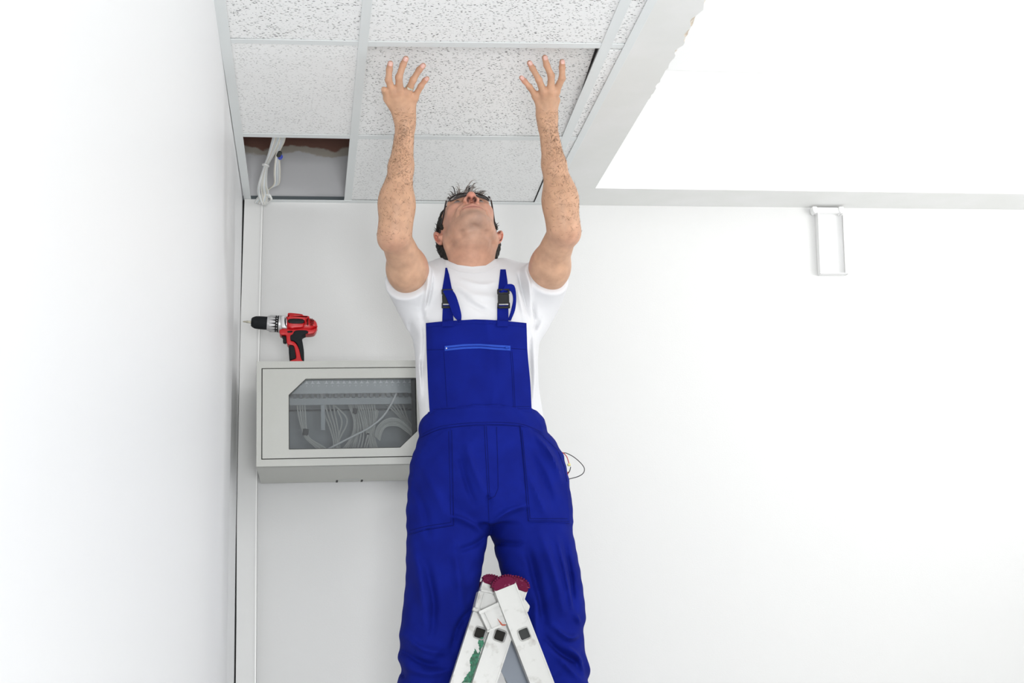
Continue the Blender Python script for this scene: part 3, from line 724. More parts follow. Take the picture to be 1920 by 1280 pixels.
def face_parts():
    for sx in (-1, 1):
        e = MB(); R_ = RH; c = hd(sx*.031, -.0775, .011)
        prof = [(-.0105*math.cos(t), .0105*math.sin(t)+1e-5) for t in np.linspace(0, math.pi, 12)]
        o = e.lathe(prof, c, RH@np.array([0, -1, .35]), 16).build('eyeball', M['eye'], PER, smooth=True)
        gz = RH@np.array([0, -1, .30]); gz /= np.linalg.norm(gz)
        MB().lathe([(.0085, .0056), (.0102, .0046), (.0109, .002), (.0110, .0004)], c, gz, 16).build('iris', M['iris'], o, smooth=True)
    # eyebrows
    for sx in (-1, 1):
        for i in range(26):
            t = i/25; x = sx*(.012+.038*t); p = hd(x, -.0985+.022*t**1.6, .036+.004*math.sin(t*3))
            q = hd(x+sx*.007, -.1005+.026*t**1.6, .039+.004*math.sin(t*3))
            if i == 0: b = MB()
            b.tube([p, (p+q)/2, q], [.0011, .0012, .0003], 4)
        b.build('eyebrow', M['hair'], PER, smooth=True)
    # nails
    for sd in 'lr':
        for i in range(4):
            d, t = HANDS[sd]['dip'][i], HANDS[sd]['tip'][i]; ax = t-d; ax /= np.linalg.norm(ax); r = FR[i][3]
            back = np.array([0.10 if sd == 'r' else 0, -1, -.30]); back -= ax*(back@ax); back /= np.linalg.norm(back); sd_ = np.cross(ax, back)
            V = []; Fq = []; n = 7; m = 6
            for lay in (0, 1):
                for a in range(m):
                    for b in range(n):
                        u = (b/(n-1)-.5)*2; vv = a/(m-1); wd = .78*math.sqrt(max(0, 1-max(0, abs(vv-.5)*2-.2)**2*.9))
                        th = u*wd
                        rr = r*1.0+(.0007 if lay else -.0006)
                        V.append(t+ax*(-.0035+.0105*(vv-.25))+rr*(math.cos(th)*back+math.sin(th)*sd_)-back*(.0022*max(0, vv-.6)))
            for a in range(m-1):
                for b in range(n-1):
                    k = a*n+b; Fq.append((k, k+1, k+n+1, k+n)); k += m*n; Fq.append((k, k+n, k+n+1, k+1))
            bd = list(range(n))+[a*n+n-1 for a in range(1, m)]+[(m-1)*n+b for b in range(n-2, -1, -1)]+[a*n for a in range(m-2, 0, -1)]
            for a, b in zip(bd, bd[1:]+bd[:1]): Fq.append((a, b, b+m*n, a+m*n))
            x = MB(); x.v = [tuple(q) for q in V]; x.f = Fq; x.build('fingernail', M['nail'], PER, smooth=True)
    # ring
    a, b = HANDS['l']['mcp'][2], HANDS['l']['pip'][2]; ax = (b-a)/np.linalg.norm(b-a)
    MB().lathe([(-.0025, .0094), (-.0025, .0104), (.0, .0108), (.0025, .0104), (.0025, .0094), (-.0025, .0094)], a+(b-a)*.42, ax, 28, cap=False).build('ring', M['gold'], PER, smooth=True)
face_parts()
def hair():
    F = Field(HC-.17, HC+.17, .0022)
    F.ell(hd(0, .018, .050), (.083, .102, .086), RH, k=.005)
    F.ell(hd(0, .045, -.012), (.078, .074, .060), RH, k=.02)
    for sx in (-1, 1):
        F.cone(hd(sx*.072, .0, .04), hd(sx*.073, -.014, .0), .010, .006, k=.01)
        F.cone(hd(sx*.070, .035, .0), hd(sx*.058, .055, -.055), .018, .012, k=.02)
    sl, X, Y, Z = F.sub(HC-.2, HC+.2)
    P = np.stack(np.broadcast_arrays(X-HC[0], Y-HC[1], Z-HC[2]), -1)@RH
    F.f -= (.0016*np.sin(P[..., 0]*420+3*np.sin(P[..., 1]*160))*np.sin(P[..., 2]*330+2*np.sin(P[..., 0]*210))).astype(np.float32)
    x, y, z = P[..., 0], P[..., 1], P[..., 2]
    # cut away the face, ears and neck front
    cut = np.maximum.reduce([-(y+.040+.55*(z-.06)*0)-0.0, -(.078-z)]) if False else None
    face = np.minimum(-(y+.010)-.0, .082-z) ; face = np.minimum(face, .0655+.02*0-np.abs(x)+.03*0)     # positive inside the face box
    temple = np.minimum(-(y+.030), .050-z)
    earz = np.minimum(np.minimum(.018-np.abs(y-.008), .035-np.abs(z)), np.abs(x)-.055)
    front = np.minimum(-(y-.018), -.020-z)
    for c in (face, temple, earz, front): F.f = np.maximum(F.f, c.astype(np.float32))
    F.f = np.maximum(F.f, (-(z+.075)).astype(np.float32))
    V, Q = F.mesh(); o = fast_obj('hair', V, Q, M['hair'], PER, relax=1)
    # loose strands standing up over the forehead
    r = random.Random(5); b = MB(); g = MB()
    for i in range(120):
        x0 = r.uniform(-.038, .044); ln = r.uniform(.022, .052)*(1-abs(x0-.0)*9*(1 if x0 < 0 else .8)); sweep = r.uniform(.15, 1.0)
        if x0 < -.012 and r.random() < .6: sweep = -.25
        ry, rz = r.uniform(-.012, .016), r.uniform(-.008, .010); P = []
        for t in np.linspace(0, 1, 8):
            lx = x0+sweep*.034*t**1.5*(1.2-x0*9); ly = -.060+abs(x0)*.35+ry-ln*math.sin(t*1.9)*.98; lz = .086-abs(x0)*.15+rz+ln*.42*t
            P.append(hd(lx, ly, lz))
        w_ = r.uniform(.0007, .0015); (g if r.random() < .72 else b).tube(P, [w_, w_*1.2, w_*1.2, w_, w_, w_*.8, w_*.5, w_*.15], 4)
    for i in range(60):   # short tufts at the sides
        sx = -1 if r.random() < .6 else 1; z0 = r.uniform(-.03, .07); p = hd(sx*.080, .0+r.uniform(-.01, .05), z0)
        q = p+RH@np.array([sx*r.uniform(.004, .011), -r.uniform(0, .010), r.uniform(-.004, .008)]); b.tube([p, (p+q)/2+RH@np.array([0, .001, 0]), q], [.0012, .0009, .0002], 4)
    tag(b.build('hair_strands', M['hair'], o, smooth=True), kind='stuff'); tag(g.build('hair_strands', M['hairg'], o, smooth=True), 'grey forelock strands', kind='stuff')
hair()
def glasses():
    for sx in (-1, 1):
        pts = []
        for t in np.linspace(0, 2*math.pi, 33):
            c, s_ = math.cos(t), math.sin(t); e = .55
            X = .0235*math.copysign(abs(c)**e, c); Z = .0145*math.copysign(abs(s_)**e, s_)
            x = sx*.0305+X; pts.append(hd(x, -.1065+.35*x*x/.06, .010+Z))
        if sx == -1: o = MB().tube(pts, .0016, 6, cap=False).build('glasses', M['frame'], PER, smooth=True)
        else: MB().tube(pts, .0016, 6, cap=False).build('rim', M['frame'], o, smooth=True)
        MB().add([np.array(p) for p in pts[:-1]]+[np.array(p)+RH@np.array([0, .0008, 0]) for p in pts[:-1]],
                 [tuple(range(32)), tuple(range(32, 64))[::-1]]+[(i, (i+1) % 32, 32+(i+1) % 32, 32+i) for i in range(32)]).build('lens', M['lens'], o)
        hx = sx*.0665
        b = MB(); b.tube(spline([hd(sx*.053, -.096, .018), hd(sx*.0585, -.091, .018), hd(sx*.0625, -.078, .017), hd(sx*.070, -.035, .015), hd(sx*.076, .0, .018), hd(sx*.079, .018, .014), hd(sx*.079, .030, .0)], 6), .0023, 6)
        b.build('temple', M['frame'], o, smooth=True)
        MB().tube([hd(sx*.0585, -.0935, .021), hd(sx*.0605, -.089, .013)], .0024, 8).build('hinge', M['silver'], o, smooth=True)
    MB().tube(spline([hd(-.0085, -.1065, .014), hd(0, -.1095, .018), hd(.0085, -.1065, .014)], 5), .0012, 6).build('bridge', M['frame'], o, smooth=True)
glasses()
def arm_hair():
    r = random.Random(11); b = MB()
    for sd in 'lr':
        sx = -1 if sd == 'l' else 1; el, wr = ARMS[sd]['el'], HANDS[sd]['wrist']; fo = wr-el; L = np.linalg.norm(fo); ax = fo/L
        for i in range(1200):
            t = r.uniform(-.12, 1.12)
            if r.random() > .35+.65*math.exp(-((t-.85)/.4)**2): continue
            c = el+fo*t; a = r.gauss(-.2 if sd == 'l' else .3, .75); d = np.array([math.sin(a), -math.cos(a), -.25]); d -= ax*(d@ax); d /= np.linalg.norm(d)
            h = BB.ray_cast(Vector(c+d*.09), Vector(-d), .09)
            if h[0] is None: continue
            p = np.array(h[0]); n = np.array(h[1]); tg = ax*r.uniform(-.2, 1)+np.cross(ax, d)*r.uniform(-.9, .9)*1.0; tg /= np.linalg.norm(tg); l = r.uniform(.005, .011)
            b.tube([p-n*.0002, p+tg*l*.5+n*.0012, p+tg*l+n*.0009], [.00028, .00024, .00008], 3, cap=False)
    tag(b.build('arm_hair', M['ahair'], PER), 'fine brown hair on both forearms', kind='stuff')
arm_hair()
# ---- T-shirt
def shirt():
    F = Field((at(685, 550, 3.3)[0], 3.20, at(900, 860, 3.45)[2]), (at(1110, 550, 3.3)[0], 3.64, at(900, 440, 3.45)[2]), .0030)
    def sec(py, l, r, Y, ry): a = at(l, py, Y); b = at(r, py, Y); return ((a[2]+b[2])/2, (a[0]+b[0])/2, Y, (b[0]-a[0])/2, ry)
    F.loft([sec(860, 790, 1030, 3.46, .108), sec(780, 787, 1017, 3.46, .108), sec(730, 784, 1009, 3.46, .112), sec(680, 780, 1007, 3.46, .115), sec(640, 776, 1010, 3.46, .116), sec(600, 769, 1014, 3.46, .112), sec(560, 775, 1012, 3.46, .105),
            sec(525, 792, 990, 3.465, .092), sec(505, 812, 962, 3.468, .078), sec(494, 836, 935, 3.47, .066)], k=.03, p=2.3)
    for sd, A in ARMS.items():
        sx = -1 if sd == 'l' else 1; sh, el = A['sh'], A['el']; u = el-sh; L = np.linalg.norm(u); ax = u/L
        tr = at(826 if sd == 'l' else 948, 512, 3.465)
        F.cone(tr, sh+np.array([-sx*.004, 0, .018]), .040, .050, k=.03)
        F.cone(sh+np.array([0, 0, -.002]), sh+u*.30+np.array([sx*.007 if sx < 0 else -.004, 0, -.008]), .058 if sx < 0 else .055, .062 if sx < 0 else .056, k=.03)
        F.cone(sh+np.array([-sx*.012, 0, -.03]), sh+u*.30+np.array([sx*.002, 0, -.018]), .052, .052, k=.03)
        F.cone(at(795 if sd == 'l' else 1000, 600, 3.46), sh+u*.05, .035, .050, k=.05)
    for sd, A in ARMS.items():
        sx = -1 if sd == 'l' else 1; sh, el = A['sh'], A['el']; u = el-sh; L = np.linalg.norm(u); ax = u/L
        # open sleeve end: cut with a plane, then hollow
        cc = sh+ax*.088; nn = ax+np.array([sx*.10, 0, -.05]); nn /= np.linalg.norm(nn)
        sl, X, Y, Z = F.sub(sh+u*.5-.14, sh+u*.5+.14)
        pl = (X-cc[0])*nn[0]+(Y-cc[1])*nn[1]+(Z-cc[2])*nn[2]
        x, y, z = X-sh[0], Y-sh[1], Z-sh[2]; tt_ = x*ax[0]+y*ax[1]+z*ax[2]
        rad = np.sqrt(np.maximum((x-tt_*ax[0])**2+(y-tt_*ax[1])**2+(z-tt_*ax[2])**2, 0))
        F.op(sl, np.maximum(-pl, rad-.083), .006, 's')
        # the hem stands a little away from the arm underneath
        F.cone(sh+ax*.112+np.array([0, 0, -.012]), sh+ax*.19+np.array([0, 0, -.012]), .047, .050, k=.003, mode='s')
    # neck opening
    F.cone(at(884, 530, 3.462), at(884, 470, 3.452), .064, .068, k=.006, mode='s', flat=((0, 1, 0), .98)) if False else None
    r = random.Random(2)
    fold = lambda pts, Y, w_, a: F.bump([at(p[0], p[1], Y) for p in pts], w_, a)
    Yf = 3.35
    for pts, w_, a in [([(803, 500), (800, 550), (797, 600)], .007, .003), ([(812, 505), (808, 545), (795, 590)], .005, -.0028), ([(790, 560), (800, 620), (795, 700)], .008, -.0025),
                       ([(985, 500), (992, 540), (1002, 590)], .007, .003), ([(975, 505), (982, 545), (995, 600)], .005, -.0028), ([(968, 520), (975, 560), (985, 600)], .006, .002), ([(1000, 560), (1010, 600)], .006, -.003),
                       ([(850, 530), (885, 555), (930, 560)], .012, .002), ([(855, 545), (890, 575), (925, 590)], .010, -.002), ([(860, 520), (900, 535), (930, 530)], .008, .0015), ([(875, 560), (915, 580)], .01, .002),
                       ([(1003, 620), (1005, 700), (1002, 760)], .009, .003), ([(997, 620), (1000, 720)], .005, -.002), ([(788, 660), (792, 740)], .007, .0025), ([(770, 590), (785, 625)], .007, -.003), ([(1018, 590), (1005, 615)], .007, -.003)]:
        F.crease([at(p[0], p[1], 3.36) for p in pts], w_*.8, a*3.2)
    V, Q = F.mesh(); return fast_obj('t_shirt', V, Q, M['shirt'], PER, relax=2)
SHIRT = shirt(); BS = bvh_of(SHIRT)
# collar band
drape(merge_bvh([SHIRT, BODY]), [[(835, 487), (858, 496.5), (885, 500), (912, 497.5), (930, 487)], [(835, 498), (860, 509), (885, 512.5), (910, 510.5), (932, 498)]], 30, 6, .0012, .003, 'collar', M['shirt'], SHIRT, fallY=3.42)
# ---- bib overalls
def psec(py, l, r, Y, ry):
    a = at(l, py, Y); b = at(r, py, Y); return ((a[2]+b[2])/2, (a[0]+b[0])/2, Y, (b[0]-a[0])/2, ry)
def zsec(z, pxl, pxr, Y, ry):   # continues below the picture
    a = at(pxl, 1280, Y); b = at(pxr, 1280, Y); return (z, (a[0]+b[0])/2, Y, (b[0]-a[0])/2, ry)
def trousers():
    F = Field((at(735, 1180, 3.35)[0], 3.24, .80), (at(1118, 1180, 3.35)[0], 3.66, at(900, 740, 3.45)[2]), .0042)
    Y = 3.45
    F.loft([psec(772, 797, 1004, Y, .112), psec(790, 787, 1020, Y, .119), psec(805, 785, 1023, Y, .122), psec(818, 785, 1024, Y, .124)], k=.004, p=2.3, end=.003)
    F.loft([psec(817, 784, 1026, Y, .122), psec(835, 779, 1042, Y, .126), psec(860, 770, 1055, Y, .130), psec(900, 765, 1065, Y, .134), psec(940, 763, 1068, Y, .128), psec(965, 764, 1069, Y, .115), psec(985, 766, 1070, Y, .10)], k=.006, p=2.35, end=.004)
    hL = [psec(940, 766, 925, Y, .10), psec(1000, 763, 917, Y, .105), psec(1060, 762, 904, Y, .106), psec(1120, 758, 895, Y, .103), psec(1190, 749, 892, Y, .098), psec(1235, 747, 892, Y, .098), psec(1280, 747, 895, Y, .096)]
    hR = [psec(940, 910, 1068, Y, .10), psec(1000, 920, 1072, Y, .105), psec(1060, 938, 1084, Y, .106), psec(1120, 950, 1093, Y, .103), psec(1160, 950, 1098, Y, .100), psec(1190, 953, 1090, Y, .098), psec(1240, 954, 1100, Y, .097), psec(1280, 956, 1104, Y, .096)]
    zb = hL[-1][0]
    hL += [zsec(1.07, 748, 885, Y+.01, .085), zsec(.95, 752, 878, Y+.02, .080), zsec(.83, 756, 868, Y+.02, .08)]
    hR += [zsec(1.07, 962, 1100, Y+.01, .085), zsec(.95, 968, 1096, Y+.02, .080), zsec(.83, 978, 1092, Y+.02, .08)]
    F.loft(hL, k=.010, p=2.25, end=.004); F.loft(hR, k=.012, p=2.25, end=.004)
    fold = lambda pts, w_, a, Yf=3.345: F.crease([at(p[0], p[1], Yf) for p in pts], w_, a)
    # hand-placed folds of the cloth
    for pts, w_, a in [
        ([(1000, 815), (1030, 850), (1055, 900)], .010, .005), ([(990, 850), (1020, 900), (1042, 960)], .013, -.005), ([(985, 880), (1005, 930), (1030, 975)], .009, .0035),
        ([(870, 830), (885, 880), (905, 930)], .012, .0035), ([(860, 850), (872, 900), (890, 950)], .010, -.0035), ([(915, 985), (950, 960), (995, 945)], .010, .005), ([(915, 1000), (870, 975), (830, 965)], .010, .0045),
        ([(917, 1000), (890, 1020), (850, 1035)], .010, -.004), ([(922, 1000), (950, 1015), (985, 1020)], .009, -.004), ([(790, 870), (820, 930), (840, 985)], .014, .003), ([(780, 905), (800, 960), (805, 1010)], .009, -.003),
        ([(1010, 990), (1040, 1080), (1060, 1160)], .018, .006), ([(990, 1020), (1010, 1100), (1025, 1180)], .015, -.007), ([(1060, 1010), (1075, 1080), (1080, 1140)], .010, -.005), ([(1043, 1000), (1065, 1100), (1075, 1150)], .007, .004),
        ([(1035, 1170), (1065, 1195), (1090, 1190)], .010, .006), ([(1020, 1190), (1055, 1225), (1095, 1245)], .010, -.006), ([(1060, 1210), (1085, 1230), (1100, 1262)], .009, .006), ([(1040, 1225), (1070, 1255), (1095, 1278)], .011, .004), ([(1080, 1150), (1092, 1168)], .008, .004),
        ([(775, 1010), (790, 1100), (800, 1180)], .016, .004), ([(800, 1050), (815, 1130), (810, 1200)], .014, -.005), ([(850, 1010), (860, 1090), (870, 1160)], .018, .005), ([(760, 1190), (790, 1215), (840, 1225)], .012, .005), ([(755, 1215), (790, 1240), (830, 1250)], .011, -.005),
        ([(760, 1250), (800, 1262), (850, 1255)], .012, .005), ([(752, 1240), (765, 1275)], .007, -.005), ([(885, 1140), (860, 1175), (848, 1220)], .010, -.005), ([(1010, 1100), (1005, 1180), (1025, 1260)], .014, .004)]:
        fold(pts, w_*.68, a*3.2)
    F.bump([at(915, 930, 3.33), at(917, 985, 3.34), at(918, 1012, 3.37)], .006, -.010)
    sl, X, Y_, Z = F.sub((-9, -9, -9), (9, 9, 9))
    n = .0008*np.sin(Z*61+2.2*np.sin(X*37+Y_*9))*np.sin(X*43+1.7*np.sin(Z*23))+.0007*np.sin(Z*150+3*np.sin(X*70))
    low = np.clip((1.32-Z)/.12, 0, 1)
    F.f -= (n+low*.004*np.sin(Z*95+3*np.sin(X*22+Y_*12))).astype(np.float32)
    V, Q = F.mesh(); return fast_obj('overalls', V, Q, M['blue'], PER, relax=2)
OVER = trousers(); BO = bvh_of(OVER)
bib = drape(BS, [[(798, 606), (840, 602), (890, 599), (935, 601), (986, 606)], [(799, 655), (845, 655), (890, 655), (935, 655), (988, 655)], [(802, 720), (845, 722), (890, 722), (940, 720), (993, 716)], [(806, 788), (850, 786), (890, 785), (940, 784), (996, 782)]],
            46, 44, .009, .0026, 'bib', M['blue'], OVER,
            wob=lambda v, u: .0045*math.sin(u*9+v*3)*math.sin(v*5+.5)+.0045*math.exp(-((u-.62-.1*v)/.05)**2)*max(0, 1-v*1.8)+.0045*math.exp(-((u-.78+.12*v)/.04)**2)*min(1, max(0, v-.3)*5)-.004*math.exp(-((u-.70)/.04)**2)*min(1, max(0, v-.25)*5)+.004*math.exp(-((v-1)/.08)**2))
BBIB = bvh_of(bib)
# overlay height map used for laying parts on the front of the clothes
BALL = merge_bvh([SHIRT, OVER, bib])
drape(BBIB, [[(800, 608), (845, 604.5), (890, 601.5), (935, 603), (984, 608)], [(801, 613), (845, 609.5), (890, 606.5), (935, 608), (984.5, 613)]], 40, 4, .0008, .0022, 'bib_hem', M['blue'], OVER)
zp = drape(BBIB, [[(834, 648.5), (870, 645), (900, 644.5), (930, 646.5), (957, 648)], [(834, 657.5), (870, 654), (900, 653), (930, 655.5), (957, 657)]], 40, 4, .0012, .0022, 'zip', M['zip'], OVER)
Bz = bvh_of(zp)
seam(Bz, [(836, 653), (870, 649.5), (900, 648.7), (930, 651), (955, 652.5)], 'zip_teeth', M['blue'], zp, r=.0014)
MB().lathe([(-.004, .0012), (-.003, .003), (.003, .003), (.004, .0012)], cast(Bz, 950, 652)[0]+np.array([0, -.002, 0]), (1, 0, .05), 10).build('zip_slider', M['zip'], zp, smooth=True)
MB().lathe([(-.0015, .001), (0, .0028), (.0015, .001)], cast(Bz, 837, 653)[0]+np.array([0, -.002, 0]), (1, 0, 0), 8).build('zip_stop', M['white'], zp)
for pts in ([(800, 656), (832, 655)], [(958, 653), (986, 655)], [(960, 659), (963, 700), (966, 766)], [(957, 659), (960, 700), (963, 766)], [(832, 660), (835, 710), (838, 762)], [(804, 768), (890, 763), (993, 762)], [(804, 772), (890, 767), (993, 766)], [(803, 612), (890, 605), (983, 612)]):
    seam(BBIB, pts, 'stitch_line', M['blue_dark'], OVER, r=.0007)
wb_ = drape(BO, [[(803, 772), (830, 768), (890, 764), (950, 765), (1000, 775)], [(790, 796), (830, 786), (890, 781), (960, 783), (1016, 799)], [(789, 818), (830, 801), (905, 794), (975, 797), (1018, 813)]], 48, 8, .0016, .0028, 'waistband', M['blue'], OVER)
BW = merge_bvh([wb_, OVER])
for pts in ([(785, 822), (830, 804), (905, 797), (975, 800), (1020, 817)], [(788, 815), (830, 798.5), (905, 791.5), (975, 794.5), (1018, 811)]):
    seam(BW, pts, 'stitch_line', M['blue_dark'], OVER, r=.0008)
pl_ = drape(BO, [[(779, 860), (800, 830), (843, 803)], [(768, 925), (800, 915), (846, 890)], [(766, 999), (800, 990), (848, 983)]], 22, 30, .0024, .003, 'pocket', M['blue'], OVER)
pr_ = drape(BO, [[(976, 799), (995, 803), (1018, 818)], [(983, 870), (1020, 862), (1050, 850)], [(988, 930), (1030, 925), (1062, 905)], [(992, 978), (1030, 978), (1068, 980)]], 22, 34, .0024, .003, 'pocket', M['blue'], OVER,
            wob=lambda v, u: .003*math.exp(-((u-.35-.3*v)/.12)**2)+.0015*math.sin(u*8+v*6))
BP = merge_bvh([wb_, OVER, pl_, pr_])
for pts in ([(847, 806), (849, 900), (851, 985), (800, 993), (767, 1002)], [(841, 808), (843.5, 900), (845.5, 979), (800, 986), (769, 994)], [(974, 798), (982, 880), (990, 976), (1030, 976), (1067, 977)], [(979, 806), (986, 880), (994, 972), (1030, 972), (1064, 972)],
            [(908, 797), (911, 860), (915, 930), (917, 985)], [(912, 799), (915, 860), (918, 925)], [(931, 800), (933, 860), (934, 915), (928, 930), (916, 936)], [(1018, 818), (1045, 843), (1058, 875), (1063, 903)]):
    seam(BP, pts, 'stitch_line', M['blue_dark'], OVER, r=.0009, lin=len(pts) in (4, 5))
# straps and buckles
def strap(rows, off, name='strap', nv=22, wob=None, B=BALL, par=None): return drape(B, rows, 6, nv, off, .0022, name, M['blue'], par or OVER, wob=wob)
strap([[(835, 502), (838, 502)], [(834, 512), (842, 515)], [(831, 530), (846, 536)], [(828, 548), (849, 548)]], .003)
strap([[(830, 572), (848, 572)], [(829, 600), (850, 600)], [(829, 612), (850, 612)]], .004)
strap([[(938, 505), (948, 505)], [(936, 525), (951, 525)], [(933, 548), (953, 548)]], .003)
strap([[(932, 572), (953, 572)], [(932, 600), (953, 600)], [(932, 612), (953, 612)]], .004)
def buckle(cx, cy, w_, h_, tilt=0):
    p, n = cast(BALL, cx, cy); p = p+np.array([0, -.011, 0]); s = 3.36/FPX
    X = np.array([1, 0, .02]); Z = np.array([0, -.12, 1.0]); Z = Z-X*.0; W = w_*s/2; Hh = h_*s/2; Y = np.array([0, 1, .12])
    m = MB()
    def plate(x0, x1, z0, z1, t0, t1): m.hexa([p+X*x0+Z*z0+Y*t1, p+X*x1+Z*z0+Y*t1, p+X*x1+Z*z1+Y*t1, p+X*x0+Z*z1+Y*t1], [p+X*x0+Z*z0+Y*t0, p+X*x1+Z*z0+Y*t0, p+X*x1+Z*z1+Y*t0, p+X*x0+Z*z1+Y*t0])
    plate(-W*.92, W*.92, -Hh*.5, Hh*.45, -.004, .003)
    o = m.build('buckle', M['black'], OVER, bevel=.0015)
    m = MB(); plate(-W, W, Hh*.45, Hh*.62, -.005, .003); plate(-W, -W*.72, Hh*.5, Hh, -.004, .003); plate(W*.72, W, Hh*.5, Hh, -.004, .003); plate(-W, W, Hh*.86, Hh, -.004, .002)
    m.build('ladder_lock', M['black'], o, bevel=.001)
    m = MB(); plate(-W*1.02, W*1.02, -Hh, -Hh*.78, -.004, .003); plate(-W*1.02, -W*.8, -Hh, -Hh*.4, -.004, .003); plate(W*.8, W*1.02, -Hh, -Hh*.4, -.004, .003)
    m.build('clip_base', M['black'], o, bevel=.001)
buckle(838, 562, 22, 37); buckle(943, 562, 24, 38)
# loose strap tails
def tail(rows, offs, parent=OVER):
    R = np.array(rows, float); O = spline(np.array([[o, 0, 0] for o in offs]), 8)[:, 0]; A = spline(np.hstack([R[:, 0], np.zeros((len(R), 1))]), 8); B_ = spline(np.hstack([R[:, 1], np.zeros((len(R), 1))]), 8)
    V = []; n = len(A); k = 5
    for a, b, o in zip(A, B_, O):
        c = (a+b)/2; h, _ = cast(BALL, c[0], c[1]); Y = (h[1] if h is not None else 3.36)-o
        for u in np.linspace(0, 1, k): q = a*(1-u)+b*u; V.append(at(q[0], q[1], Y-.0012*math.sin(u*math.pi)))
    V2 = [v+np.array([0, .002, .0]) for v in V]; F = []; N = len(V)
    for i in range(n-1):
        for j in range(k-1):
            q = i*k+j; F += [(q, q+k, q+k+1, q+1), (N+q, N+q+1, N+q+k+1, N+q+k)]
    bd = list(range(k))+[j*k+k-1 for j in range(1, n)]+[(n-1)*k+q for q in range(k-2, -1, -1)]+[j*k for j in range(n-2, 0, -1)]
    for a, b in zip(bd, bd[1:]+bd[:1]): F.append((a, b, N+b, N+a))
    m = MB(); m.v = [tuple(v) for v in V+V2]; m.f = F; return m.build('strap_tail', M['blue'], parent, smooth=True)
tail([[(829, 543), (846, 541)], [(836, 556), (854, 552)], [(844, 575), (861, 572)], [(850, 591), (865, 589)], [(861, 604), (865, 600)]], [.020, .021, .018, .010, .003])
tail([[(938, 550), (942, 543)], [(948, 545), (950, 533)], [(958, 546), (964, 535)], [(962, 560), (968, 556)], [(958, 582), (966, 580)], [(952, 600), (958, 601)]], [.019, .022, .022, .018, .012, .004])
# shoes
for sx, px_ in ((-1, 812), (1, 1036)):
    c = at(px_, 1280, 3.45); x = c[0]; F = Field((x-.08, 3.22, .72), (x+.08, 3.62, .93), .005)
    F.cone((x, 3.48, .80), (x, 3.33, .775), .040, .032, k=.02); F.ell((x, 3.30, .772), (.043, .055, .030), k=.02); F.cone((x, 3.49, .80), (x, 3.48, .88), .040, .048, k=.02)
    F.cone((x, 3.53, .775), (x, 3.27, .765), .036, .036, k=.01, flat=((0, 0, 1), .5))
    V, Q = F.mesh(); fast_obj('shoe', V, Q, M['shoe'], PER)
# test leads sticking out of the pocket
def leads():
    Y = 3.43
    q = lambda *P: spline([at(x, y, Y+d) for x, y, d in P], 8)
    o = MB().tube(q((1046, 862, .01), (1056, 849, 0), (1070, 853, -.01), (1084, 863, -.02), (1095, 876, -.02), (1094, 886, -.02), (1084, 893, -.01), (1066, 898, 0), (1056, 902, .02)), .0011, 8).build('test_lead', M['wire_black'], None, smooth=True)
    tag(o, 'thin black and red wire loop with yellow tip sticking out of the trouser pocket', 'wire')
    MB().tube(q((1050, 856, .01), (1054, 848, 0), (1062, 855, -.005), (1066, 866, -.01), (1067, 872, -.01)), .0012, 8).build('red_wire', M['wire_red'], o, smooth=True)
    MB().tube(q((1070, 875, -.01), (1068, 883, -.01), (1064, 889, 0), (1063, 898, .01)), .0012, 8).build('short_wire', M['wire_black'], o, smooth=True)
    MB().tube(q((1065, 884, -.004), (1064, 891, -.002), (1063, 897, .01)), .0013, 8).build('red_sleeve', M['wire_red'], o, smooth=True)
    MB().lathe([(-.004, .002), (-.003, .0038), (.003, .0038), (.004, .002)], at(1067, 871, Y-.01), (1, 0, .15), 12).build('tip', M['yellow'], o, smooth=True)
leads()
